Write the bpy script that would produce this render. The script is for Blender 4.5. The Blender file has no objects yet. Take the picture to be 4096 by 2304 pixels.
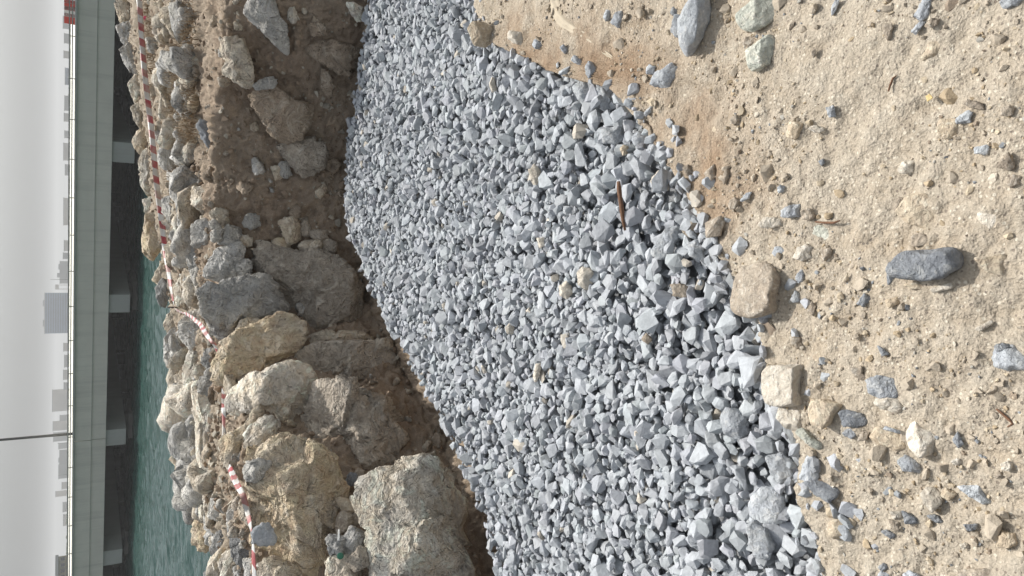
import bpy, bmesh, math, random
import numpy as np
from mathutils import Vector, Matrix
R = math.radians
random.seed(7); rng = np.random.default_rng(7)
S = bpy.context.scene
COL = S.collection
# ------------------------------------------------------------------ camera
CAMZ = 1.6; PITCH = R(31.05); ROLL = 0.0036; F = 2960.0
_fw = np.array([0, math.cos(PITCH), -math.sin(PITCH)]); _rt = np.array([1., 0, 0]); _up = np.cross(_rt, _fw)
_rt2 = _rt*math.cos(ROLL) + _up*math.sin(ROLL); _up2 = -_rt*math.sin(ROLL) + _up*math.cos(ROLL)
XC, YC, ZC = -_up2, _rt2, -_fw          # the phone was held upright, the picture lies on its side
CAM = np.array([0, 0, CAMZ])
cd = bpy.data.cameras.new('camera'); cam = bpy.data.objects.new('camera', cd); COL.objects.link(cam)
cam.matrix_world = Matrix(((XC[0], YC[0], ZC[0], 0), (XC[1], YC[1], ZC[1], 0), (XC[2], YC[2], ZC[2], CAMZ), (0, 0, 0, 1)))
cd.sensor_fit = 'HORIZONTAL'; cd.sensor_width = 36; cd.lens = 36*F/4096; cd.clip_start = 0.05; cd.clip_end = 20000
S.camera = cam
# ------------------------------------------------------------------ sky, sun, exposure
SUN_EL, SUN_AZ = 52.5, 24.0             # azimuth measured to the right of straight ahead (+Y)
w = bpy.data.worlds.new('World'); S.world = w; w.use_nodes = True
nt = w.node_tree; bg = nt.nodes['Background']
sk = nt.nodes.new('ShaderNodeTexSky'); sk.sky_type = 'NISHITA'; sk.sun_disc = False
sk.sun_elevation = R(SUN_EL); sk.sun_rotation = R(SUN_AZ); sk.air_density = 1.0; sk.dust_density = 6.0; sk.ozone_density = 1.0
hs = nt.nodes.new('ShaderNodeHueSaturation'); hs.inputs['Saturation'].default_value = 0.22
nt.links.new(sk.outputs[0], hs.inputs['Color']); tc = nt.nodes.new('ShaderNodeMix'); tc.data_type = 'RGBA'; tc.blend_type = 'MULTIPLY'; tc.inputs[0].default_value = 1; tc.inputs[7].default_value = (.955, 1, 1.03, 1)
nt.links.new(hs.outputs[0], tc.inputs[6]); nt.links.new(tc.outputs[2], bg.inputs[0])
bg.inputs[1].default_value = 0.122
sd = bpy.data.lights.new('sun', 'SUN'); sd.energy = 3.3; sd.angle = R(0.6); sd.color = (1, .95, .87)
so = bpy.data.objects.new('sun', sd); COL.objects.link(so)
sv = Vector((math.cos(R(SUN_EL))*math.sin(R(SUN_AZ)), math.cos(R(SUN_EL))*math.cos(R(SUN_AZ)), math.sin(R(SUN_EL))))
so.rotation_euler = sv.to_track_quat('Z', 'Y').to_euler()
S.view_settings.view_transform = 'Standard'; S.view_settings.look = 'None'; S.view_settings.exposure = 0.17; S.view_settings.gamma = 1
S.view_settings.use_curve_mapping = False
S.render.engine = 'CYCLES'; S.cycles.max_bounces = 6; S.cycles.diffuse_bounces = 3; S.cycles.glossy_bounces = 2
# ------------------------------------------------------------------ helpers
def ray(x, y):                          # photograph pixel (4096 wide) -> direction, unit depth along the optical axis
    return ((x-2048)*XC + (1152-y)*YC)/F - ZC
def at_z(x, y, z): d = ray(x, y); return CAM + d*((z-CAMZ)/d[2])
def at_d(x, y, D): d = ray(x, y); return CAM + d*(D/math.hypot(d[0], d[1]))
_P = np.concatenate([rng.permutation(256)]*3)
_G = rng.normal(size=(256, 3)); _G /= np.linalg.norm(_G, axis=1)[:, None]
def noise(p):                           # gradient noise, p (n,3) -> about -0.7..0.7
    i = np.floor(p).astype(int); f = p-i; i &= 255; s = f*f*f*(f*(f*6-15)+10); out = 0
    for a in (0, 1):
        for b in (0, 1):
            for c in (0, 1):
                h = _P[_P[_P[i[:, 0]+a]+i[:, 1]+b]+i[:, 2]+c]
                g = (_G[h]*(f-np.array([a, b, c]))).sum(1)
                wt = (s[:, 0] if a else 1-s[:, 0])*(s[:, 1] if b else 1-s[:, 1])*(s[:, 2] if c else 1-s[:, 2])
                out = out+wt*g
    return out
def fbm(p, o=4, lac=2.1, g=.5, ridge=False):
    t = 0; a = 1.0
    for k in range(o):
        n = noise(p*lac**k+17.3*k); t = t+a*((.35-np.abs(n)*1.2) if ridge else n); a *= g
    return t
def tag(o, label=None, cat=None, group=None, kind=None):
    if label: o['label'] = label
    if cat: o['category'] = cat
    if group: o['group'] = group
    if kind: o['kind'] = kind
    return o
def mesh_np(name, V, Fc, smooth=True):  # V (n,3), Fc (m,k) arrays
    me = bpy.data.meshes.new(name); V = np.asarray(V, np.float32); Fc = np.asarray(Fc, np.int32); m, k = Fc.shape
    me.vertices.add(len(V)); me.vertices.foreach_set('co', V.ravel())
    me.loops.add(m*k); me.loops.foreach_set('vertex_index', Fc.ravel())
    me.polygons.add(m); me.polygons.foreach_set('loop_start', np.arange(0, m*k, k, dtype=np.int32))
    me.polygons.foreach_set('use_smooth', np.full(m, smooth)); me.update(calc_edges=True); me.validate()
    return me
def add(name, me, mat=None, parent=None, loc=None):
    o = bpy.data.objects.new(name, me); COL.objects.link(o)
    if mat and me and not me.materials: me.materials.append(mat)
    if parent: o.parent = parent
    if loc is not None: o.location = loc
    return o
def empty(name, loc=(0, 0, 0)):
    o = bpy.data.objects.new(name, None); COL.objects.link(o); o.location = loc; o.empty_display_size = .1; return o
def boxes(name, L, mat, parent=None, bev=0):   # L: list of (centre, half sizes, axes 3x3 rows) joined into one mesh
    V, Q = [], []
    for c, h, ax in L:
        b = len(V)
        for sx in (-1, 1):
            for sy in (-1, 1):
                for sz in (-1, 1): V.append(np.array(c)+sx*h[0]*ax[0]+sy*h[1]*ax[1]+sz*h[2]*ax[2])
        Q += [[b+i for i in q] for q in ((0, 1, 3, 2), (4, 6, 7, 5), (0, 4, 5, 1), (2, 3, 7, 6), (0, 2, 6, 4), (1, 5, 7, 3))]
    if np.linalg.det(np.array(L[0][2], float)) < 0: Q = [q[::-1] for q in Q]
    me = mesh_np(name, V, Q, False); o = add(name, me, mat, parent)
    if bev:
        md = o.modifiers.new('bevel', 'BEVEL'); md.width = bev; md.segments = 2
    return o
I3 = np.eye(3)
# ------------------------------------------------------------------ materials
def newmat(name, rough=.9):
    m = bpy.data.materials.new(name); m.use_nodes = True; n = m.node_tree.nodes; b = n['Principled BSDF']
    b.inputs['Roughness'].default_value = rough; b.inputs['Specular IOR Level'].default_value = .25
    return m, m.node_tree, b
def N(t, kind, **kw):
    n = t.nodes.new(kind)
    for k, v in kw.items():
        if k in n.inputs: n.inputs[k].default_value = v
        else: setattr(n, k, v)
    return n
def mixc(t, fac, a, b, blend='MIX'):
    n = t.nodes.new('ShaderNodeMix'); n.data_type = 'RGBA'; n.blend_type = blend
    for v, i in ((fac, 0), (a, 6), (b, 7)):
        if isinstance(v, (int, float)): n.inputs[i].default_value = v
        elif isinstance(v, tuple): n.inputs[i].default_value = (*v[:3], 1)
        else: t.links.new(v, n.inputs[i])
    return n.outputs[2]
def ramp(t, src, lo, hi, smooth=False):
    n = t.nodes.new('ShaderNodeMapRange'); n.inputs[1].default_value = lo; n.inputs[2].default_value = hi
    if smooth: n.interpolation_type = 'SMOOTHSTEP'
    t.links.new(src, n.inputs[0]); return n.outputs[0]
def tex(t, kind, co, scale, **kw):
    n = N(t, kind, **kw); n.inputs['Scale'].default_value = scale
    if co is not None: t.links.new(co, n.inputs['Vector'])
    return n
def bump(t, b, h, strength, dist, prev=None):
    n = N(t, 'ShaderNodeBump'); n.inputs['Strength'].default_value = strength; n.inputs['Distance'].default_value = dist
    t.links.new(h, n.inputs['Height'])
    if prev is not None: t.links.new(prev, n.inputs['Normal'])
    t.links.new(n.outputs[0], b.inputs['Normal']); return n.outputs[0]
def math2(t, op, a, b):
    n = t.nodes.new('ShaderNodeMath'); n.operation = op
    for i, v in enumerate((a, b)):
        if isinstance(v, (int, float)): n.inputs[i].default_value = v
        else: t.links.new(v, n.inputs[i])
    return n.outputs[0]
GAIN = 1.45
def rock_mat(name, c1, c2, c3, sc=1.0, stain=.35, bmp=.6):
    c1, c2, c3 = [tuple(min(.8, x*GAIN) for x in c_) for c_ in (c1, c2, c3)]
    # c1 base, c2 secondary patches, c3 pale dust / fresh breaks
    m, t, b = newmat(name, .92)
    g = N(t, 'ShaderNodeNewGeometry'); oi = N(t, 'ShaderNodeObjectInfo')
    off = N(t, 'ShaderNodeVectorMath', operation='SCALE'); off.inputs[0].default_value = (37, 91, 53); t.links.new(oi.outputs['Random'], off.inputs['Scale'])
    ad = N(t, 'ShaderNodeVectorMath', operation='ADD'); t.links.new(g.outputs['Position'], ad.inputs[0]); t.links.new(off.outputs[0], ad.inputs[1])
    co = ad.outputs[0]
    n1 = tex(t, 'ShaderNodeTexNoise', co, 3.2*sc, Detail=3, Roughness=.62); n2 = tex(t, 'ShaderNodeTexNoise', co, 16*sc, Detail=4, Roughness=.7)
    n3 = tex(t, 'ShaderNodeTexNoise', co, 90*sc, Detail=2, Roughness=.6); n4 = tex(t, 'ShaderNodeTexNoise', co, 7*sc, Detail=4, Roughness=.75, Distortion=1.2)
    c = mixc(t, ramp(t, n1.outputs[0], .5-stain*.3, .5+stain*.45, True), c1, c2)
    c = mixc(t, ramp(t, n4.outputs[0], .5, .66, True), c, c3)
    c = mixc(t, .75, c, mixc(t, ramp(t, n2.outputs[0], .3, .7), (.36, .36, .36), (.66, .66, .65)), 'OVERLAY')
    c = mixc(t, ramp(t, n3.outputs[0], .62, .74), c, mixc(t, .55, c, tuple(x*.45 for x in c1)))
    sepv = t.nodes.new('ShaderNodeHueSaturation'); t.links.new(c, sepv.inputs['Color'])
    t.links.new(math2(t, 'ADD', math2(t, 'MULTIPLY', oi.outputs['Random'], .3), .86), sepv.inputs['Value'])
    t.links.new(sepv.outputs[0], b.inputs['Base Color'])
    wv = N(t, 'ShaderNodeVectorMath', operation='MULTIPLY_ADD'); t.links.new(n1.outputs['Color'], wv.inputs[0]); wv.inputs[1].default_value = (.5/sc,)*3; t.links.new(co, wv.inputs[2])
    v = tex(t, 'ShaderNodeTexVoronoi', wv.outputs[0], 3.6*sc, feature='DISTANCE_TO_EDGE'); crk = ramp(t, v.outputs['Distance'], 0, .035)
    sf = tex(t, 'ShaderNodeTexVoronoi', wv.outputs[0], 6.5*sc, feature='F1'); sf.inputs['Randomness'].default_value = 1
    p = bump(t, b, crk, bmp*.6, .02/sc); p = bump(t, b, sf.outputs['Distance'], bmp, .07/sc, p)
    p = bump(t, b, n4.outputs[0], min(1, bmp*1.5), .07/sc, p)
    p = bump(t, b, n2.outputs[0], min(1, bmp*1.5), .028/sc, p)
    bump(t, b, n3.outputs[0], bmp*1.2, .012/sc, p)
    return m
C_TAN, C_GREY, C_CREAM, C_BRN = (.41, .345, .265), (.31, .305, .295), (.54, .48, .395), (.25, .185, .13)
M = {
 't': rock_mat('rock_tan', C_TAN, (.37, .335, .285), C_CREAM),
 'g': rock_mat('rock_grey', C_GREY, (.37, .35, .315), (.48, .46, .43)),
 'c': rock_mat('rock_cream', (.48, .42, .34), (.38, .355, .32), (.60, .55, .47)),
 'b': rock_mat('rock_brown_grey', (.30, .265, .225), (.34, .295, .245), (.44, .40, .345)),
 'o': rock_mat('rock_ochre', (.43, .345, .235), (.40, .355, .30), (.53, .455, .355), stain=.5),
 'd': rock_mat('rock_dark_grey', (.19, .19, .19), (.24, .235, .225), (.36, .35, .33)),
 'r': rock_mat('rock_earthy', (.225, .178, .135), (.25, .205, .16), (.31, .265, .215)),
 # small stones
 'sg': rock_mat('stone_blue_grey', (.285, .30, .325), (.315, .33, .345), (.37, .375, .38), 5, bmp=.45),
 'sd': rock_mat('stone_slate', (.165, .175, .193), (.20, .21, .225), (.26, .265, .27), 5, bmp=.45),
 'st': rock_mat('stone_tan', (.355, .29, .215), (.385, .325, .25), (.45, .395, .315), 5, bmp=.4),
 'sc': rock_mat('stone_cream', (.42, .38, .325), (.385, .345, .29), (.48, .445, .395), 5, bmp=.4),
 'sb': rock_mat('stone_brown', (.24, .20, .16), (.28, .24, .195), (.345, .31, .265), 5, bmp=.4),
 'sv': rock_mat('stone_green_grey', (.33, .34, .30), (.38, .38, .33), (.50, .48, .42), 5, bmp=.5),
}
def chip_mat(name, obj_color):          # crushed gravel: colour from the object or from a per-stone attribute
    m, t, b = newmat(name, .93); g = N(t, 'ShaderNodeNewGeometry')
    if obj_color: src = N(t, 'ShaderNodeObjectInfo').outputs['Color']
    else: src = N(t, 'ShaderNodeAttribute', attribute_name='tint').outputs['Color']
    n1 = tex(t, 'ShaderNodeTexNoise', g.outputs['Position'], 55, Detail=5, Roughness=.65); n2 = tex(t, 'ShaderNodeTexNoise', g.outputs['Position'], 330, Detail=3)
    c = mixc(t, .8, src, mixc(t, ramp(t, n1.outputs[0], .3, .72), (.42, .42, .42), (.60, .60, .60)), 'OVERLAY')
    c = mixc(t, ramp(t, n2.outputs[0], .66, .8), c, (.16, .16, .16))
    t.links.new(c, b.inputs['Base Color'])
    p = bump(t, b, n1.outputs[0], .55, .009); bump(t, b, n2.outputs[0], .4, .002, p)
    return m
M['chip_o'] = chip_mat('crushed_stone', True); M['chip_a'] = chip_mat('crushed_stone_bed', False)
def plain(name, col, rough=.6, metal=0, bmp=0, sc=4, var=.12):
    m, t, b = newmat(name, rough); g = N(t, 'ShaderNodeNewGeometry'); b.inputs['Metallic'].default_value = metal
    n1 = tex(t, 'ShaderNodeTexNoise', g.outputs['Position'], sc, Detail=6, Roughness=.6)
    c = mixc(t, ramp(t, n1.outputs[0], .25, .75), tuple(x*(1-var) for x in col), tuple(min(1, x*(1+var)) for x in col)); t.links.new(c, b.inputs['Base Color'])
    if bmp: bump(t, b, n1.outputs[0], .5, bmp)
    return m
# ------------------------------------------------------------------ terrain sheet (sand terrace, trench, ditch, bank, ridge, slope to the sea)
K = 4096/2576.0
WATER_Z = -3.6
ZG = -0.10                                # top of the gravel bed
cols = np.array([-250, 0, 110, 180, 230, 360, 450, 540, 640, 690, 760, 900, 1000, 1080, 1260, 1449, 1700.])
nearv = np.array([1090, 1190, 1245, 1390, 1555, 1645, 1705, 1760, 1815, 1850, 1885, 1925, 1965, 2005, 2032, 2080, 2150.])
colb = np.array([-250, 0, 180, 360, 540, 640, 760, 900, 1080, 1260, 1449, 1700.])
farv = np.array([955, 940, 922, 893, 882, 920, 970, 1048, 1150, 1222, 1275, 1370.])
footv = np.array([945, 926, 908, 878, 868, 895, 930, 1000, 1102, 1178, 1245, 1340.])
footz = np.array([-.13, -.13, -.14, -.15, -.17, -.25, -.34, -.40, -.43, -.43, -.43, -.43])
crestv = np.array([560, 565, 560, 545, 540, 540, 575, 610, 600, 625, 650, 700.])
slope = np.array([64, 64, 64, 64, 64, 64, 66, 67, 68, 68, 68, 68.])
ridgev = np.array([300, 312, 338, 364, 388, 407, 434, 442, 490, 512, 556, 620.])
ridged = np.array([11, 11, 10.5, 10, 9.5, 9, 8.5, 8, 7.6, 7.2, 7, 6.8])
NC = 420
yd = np.linspace(-250, 1700, NC)
def sm(x, k=13):
    e = np.concatenate([np.repeat(x[:1], k), x, np.repeat(x[-1:], k)]); return np.convolve(e, np.ones(2*k+1)/(2*k+1), 'valid')
nv = sm(np.interp(yd, cols, nearv), 4)
_q = np.stack([yd*.016, yd*0+3.3, yd*0], 1); nv = nv+20*fbm(_q, 2)+14*fbm(_q*4.5, 3)
fv, bv, bz, cv, sl, gv, gd = [sm(np.interp(yd, colb, a)) for a in (farv, footv, footz, crestv, slope, ridgev, ridged)]
PR = []                                    # PR[column] = list of key points along the profile
for j in range(NC):
    Y = yd[j]*K; k = []
    e = at_z(nv[j]*K, Y, 0.0); far = at_z(fv[j]*K, Y, ZG); ft = at_z(bv[j]*K, Y, bz[j])
    n0 = at_z(2850*K, Y, 0)
    d = ray(cv[j]*K, Y); hd = d[:2]/np.hypot(*d[:2]); tn = -d[2]/np.hypot(*d[:2]); ts = math.tan(R(sl[j])); D0 = np.hypot(*ft[:2])
    q = (CAMZ-ft[2]-tn*D0)/(tn+ts); c = np.array([*(hd*(D0+q)), ft[2]+ts*q])
    g = at_d(gv[j]*K, Y, gd[j]); gh = g[:2]/np.hypot(*g[:2])
    bd = far[:2]-e[:2]; bd /= np.hypot(*bd)
    pts = [np.array([n0[0]*1.6, -7, 0.0]), np.array([n0[0]*1.1, -.6, 0.0]), n0, e+(n0-e)*.25, e, np.array([*(e[:2]+bd*.06), -.115]), np.array([*(far[:2]-bd*.03), -.145]),
           np.array([*(far[:2]+(ft[:2]-far[:2])*.08), bz[j]-.01]), ft, c, c+(g-c)*.3+np.array([0, 0, .03]), g,
           np.array([*(g[:2]+gh*1.2), g[2]-.55]), np.array([*(g[:2]+gh*8.5), WATER_Z-1.2]), np.array([*(g[:2]+gh*14), WATER_Z-4.])]
    PR.append(pts)
PR = np.array(PR)                          # (NC, 15, 3)
SEG = [4, 6, 150, 60, 14, 12, 10, 16, 90, 60, 90, 14, 30, 3]
def extend(P, n, step, end):
    d = (P[0]-P[8]) if end == 0 else (P[-1]-P[-9]); d = d/np.maximum(np.linalg.norm(d[:, :2], axis=1), 1e-6)[:, None]; d[:, 2] = 0
    b = P[0] if end == 0 else P[-1]; E = np.array([b+d*step*(i+1) for i in range(n)])
    return np.concatenate([E[::-1], P]) if end == 0 else np.concatenate([P, E])
PX = extend(extend(PR, 40, .2, 0), 40, .2, 1)
rows, zone = [], []                        # zone: 0 sand 1 gravel floor 2 soil 3 rocky crest
ZN = [0, 0, 0, 0, .25, 1, 1, 1.6, 2, 2.2, 2.7, 3, 3, 3, 3]
for s, n in enumerate(SEG):
    for i in range(n):
        a = i/n; rows.append(PX[:, s]*(1-a)+PX[:, s+1]*a); zone.append(ZN[s]*(1-a)+ZN[s+1]*a)
rows.append(PX[:, -1]); zone.append(3)
G = np.array(rows); zone = np.array(zone); nr, nc = G.shape[:2]
# soften the profile of the bank a little, then add relief along the normal
for it in range(2): G[210:-20] = (G[209:-21]+2*G[210:-20]+G[211:-19])/4
du = np.gradient(G, axis=1); dv = np.gradient(G, axis=0); NM = np.cross(du, dv); NM /= np.linalg.norm(NM, axis=2)[..., None]+1e-9
NM[NM[..., 2] < 0] *= -1
p = G.reshape(-1, 3); zz = np.repeat(zone, nc)
rel_s = .034*fbm(p*2.0, 3)+.016*fbm(p*9, 3)+.007*fbm(p*34, 3)
rel_b = .08*fbm(p*1.7, 3)+.06*fbm(p*6, 4, g=.6)+.03*fbm(p*17, 3, ridge=True)+.022*fbm(p*30, 3, g=.65)
wt = np.clip((zz-1.3)/.6, 0, 1); rel_s = rel_s*np.where((zz > .3) & (zz < 1.9), .15, 1.0); rel = rel_s*(1-wt)+rel_b*wt
G2 = (p+NM.reshape(-1, 3)*rel[:, None]).reshape(nr, nc, 3)
ii = np.arange(nr*nc).reshape(nr, nc)
Q = np.stack([ii[:-1, :-1], ii[:-1, 1:], ii[1:, 1:], ii[1:, :-1]], -1).reshape(-1, 4)
me = mesh_np('ground', G2.reshape(-1, 3), Q)
at = me.attributes.new('zone', 'FLOAT', 'POINT'); at.data.foreach_set('value', zz.astype(np.float32))
_pl = np.array([at_z(x*K, y*K, 0)[:2] for x, y in ((1290, 120), (1360, 170), (1470, 150), (1600, 200), (1700, 300), (1770, 390), (1810, 480))])
_dm = np.full(len(p), 9.)
for _a, _b in zip(_pl[:-1], _pl[1:]):
    _t = np.clip(((p[:, :2]-_a)@(_b-_a))/((_b-_a)@(_b-_a)), 0, 1)[:, None]; _dm = np.minimum(_dm, np.linalg.norm(p[:, :2]-_a-_t*(_b-_a), axis=1))
_dm = np.exp(-(_dm/.15)**2)*np.clip(.75+1.3*fbm(p*6, 3), 0, 1)
at = me.attributes.new('reddish', 'FLOAT', 'POINT'); at.data.foreach_set('value', _dm.astype(np.float32))
# ground material: beige sand, brown earth, paler rubble earth
m, t, b = newmat('sand_and_earth', .96); b.inputs['Specular IOR Level'].default_value = .1
g = N(t, 'ShaderNodeNewGeometry'); co = g.outputs['Position']
za = N(t, 'ShaderNodeAttribute', attribute_name='zone').outputs['Fac']
n1 = tex(t, 'ShaderNodeTexNoise', co, 1.6, Detail=5); n2 = tex(t, 'ShaderNodeTexNoise', co, 14, Detail=4, Roughness=.7); n3 = tex(t, 'ShaderNodeTexNoise', co, 160, Detail=4, Roughness=.7)
v1 = tex(t, 'ShaderNodeTexVoronoi', co, 120); v2 = tex(t, 'ShaderNodeTexVoronoi', co, 260)
sand = mixc(t, ramp(t, n1.outputs[0], .35, .65, True), (.445, .382, .302), (.40, .33, .25))
sand = mixc(t, ramp(t, n2.outputs[0], .35, .75), sand, (.49, .437, .362))
grain = mixc(t, ramp(t, n3.outputs[0], .3, .7), (.36, .36, .36), (.64, .64, .64)); sand = mixc(t, .8, sand, grain, 'OVERLAY')
sepc = t.nodes.new('ShaderNodeSeparateColor'); t.links.new(v1.outputs['Color'], sepc.inputs[0])
sand = mixc(t, math2(t, 'MULTIPLY', math2(t, 'GREATER_THAN', sepc.outputs[0], .86), math2(t, 'LESS_THAN', v1.outputs['Distance'], .42)), sand, (.62, .56, .46))
sand = mixc(t, math2(t, 'MULTIPLY', math2(t, 'GREATER_THAN', sepc.outputs[1], .90), math2(t, 'LESS_THAN', v1.outputs['Distance'], .4)), sand, (.26, .22, .18))
soil = mixc(t, ramp(t, n1.outputs[0], .35, .65, True), (.315, .245, .185), (.365, .297, .23)); soil = mixc(t, ramp(t, n2.outputs[0], .5, .72, True), soil, (.42, .33, .24))
soil = mixc(t, .8, soil, grain, 'OVERLAY')
rub = mixc(t, ramp(t, n2.outputs[0], .4, .65), (.33, .27, .205), (.43, .37, .295)); rub = mixc(t, .8, rub, grain, 'OVERLAY')
zn = math2(t, 'ADD', za, math2(t, 'MULTIPLY', math2(t, 'SUBTRACT', n2.outputs[0], .5), 1.0))
dampa = N(t, 'ShaderNodeAttribute', attribute_name='reddish').outputs['Fac']
sand = mixc(t, dampa, sand, mixc(t, .8, mixc(t, ramp(t, n2.outputs[0], .35, .65), (.285, .20, .135), (.36, .27, .19)), grain, 'OVERLAY'))
c = mixc(t, ramp(t, zn, .95, 1.35, True), sand, soil)
c = mixc(t, math2(t, 'MULTIPLY', ramp(t, za, .8, 1.0, True), math2(t, 'SUBTRACT', 1.0, ramp(t, za, 1.3, 1.55, True))), c, mixc(t, .7, (.29, .30, .315), grain, 'OVERLAY')); c = mixc(t, ramp(t, zn, 2.35, 2.7, True), c, rub); t.links.new(c, b.inputs['Base Color'])
pb = bump(t, b, n2.outputs[0], .8, .03); pb = bump(t, b, n3.outputs[0], .9, .005, pb)
bump(t, b, v1.outputs['Distance'], .35, .004, pb)
ground = tag(add('ground', me, m), kind='structure')
def surf(x, y):                            # first terrain point seen through a photograph pixel (along the un-roughened profile)
    j = (np.clip(y/K, -249, 1699)+250)/1950*(NC-1); a = int(j); fr = j-a; prof = PR[a]*(1-fr)+PR[min(a+1, NC-1)]*fr
    d = ray(x, y); hd = np.hypot(d[0], d[1]); D = np.hypot(prof[:, 0], prof[:, 1]); h = prof[:, 2]
    if prof[3][2] <= .2 and -d[2] > 0:
        q = CAM+d*(CAMZ/-d[2])
        De = np.hypot(*prof[4][:2])
        if np.hypot(q[0], q[1]) <= De+.01: return q
    for k in range(8, 13):                 # ditch foot .. back of the ridge
        A, B = k, k+1; D0, D1, z0, z1 = D[A], D[B], h[A], h[B]; tn = -d[2]/hd
        den = (z1-z0)+tn*(D1-D0)
        if abs(den) < 1e-9: continue
        a2 = (CAMZ-z0-tn*D0)/den
        if -.001 <= a2 <= 1.001: Dq = D0+(D1-D0)*a2; return CAM+d*(Dq/hd)
    if x/K < np.interp(y/K, yd, gv)+2: return at_d(x, y, np.interp(y/K, yd, gd))
    z = ZG if x/K > np.interp(y/K, yd, fv) else np.interp(y/K, yd, bz)
    return at_z(x, y, z)

def sandz(P): P = np.atleast_2d(P)*np.array([1, 1, 0]); return .034*fbm(P*2.0, 3)+.016*fbm(P*9, 3)+.007*fbm(P*34, 3)
def proj(P):                               # world points -> photograph pixels
    q = np.atleast_2d(P)-CAM; d = -(q@ZC); return np.stack([2048+F*(q@XC)/d, 1152-F*(q@YC)/d], 1)
# ------------------------------------------------------------------ rocks
ICO = {}
def ico(n):
    if n not in ICO:
        bm = bmesh.new(); bmesh.ops.create_icosphere(bm, subdivisions=n, radius=1); bm.verts.ensure_lookup_table()
        V = np.array([v.co[:] for v in bm.verts]); Fc = np.array([[v.index for v in f.verts] for f in bm.faces]); bm.free(); ICO[n] = (V/np.linalg.norm(V, axis=1)[:, None], Fc)
    return ICO[n]
REG = {'A1': (0, 0), 'A2': (0, 768), 'A3': (0, 1536), 'B1': (700, 0), 'B2': (700, 768), 'B3': (700, 1536),
       'C1': (1700, 0), 'C2': (1700, 768), 'C3': (1700, 1536), 'D1': (2896, 0), 'D2': (2896, 768), 'D3': (2896, 1536)}
def parse(reg, s):
    ox, oy = REG[reg]; return np.array([[ox+float(a.split(',')[0])/1.8867, oy+float(a.split(',')[1])/1.8867] for a in s.split()])
def star(poly, c, n=96):                 # radius of an outline seen from its middle, per direction
    th = np.arange(n)*2*math.pi/n; out = np.zeros(n); A = poly-c; B = np.roll(A, -1, 0); E = B-A
    for i, tt in enumerate(th):
        d = np.array([math.cos(tt), math.sin(tt)]); den = d[0]*E[:, 1]-d[1]*E[:, 0]; den[np.abs(den) < 1e-9] = 1e-9
        r = (A[:, 0]*E[:, 1]-A[:, 1]*E[:, 0])/den; s = (A[:, 0]*d[1]-A[:, 1]*d[0])/den
        ok = (s >= -1e-6) & (s <= 1+1e-6) & (r > 0); out[i] = r[ok].max() if ok.any() else np.nan
    out = np.where(np.isnan(out), np.nanmean(out), out); e = np.concatenate([out[-2:], out, out[:2]])
    return np.convolve(e, [.1, .2, .4, .2, .1], 'valid')
def centroid(P):
    x, y = P[:, 0], P[:, 1]; x2, y2 = np.roll(x, -1), np.roll(y, -1); cr = x*y2-x2*y; A = cr.sum()/2
    return np.array([((x+x2)*cr).sum()/(6*A), ((y+y2)*cr).sum()/(6*A)])
_rs = [100]; PLACED = []
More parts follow.
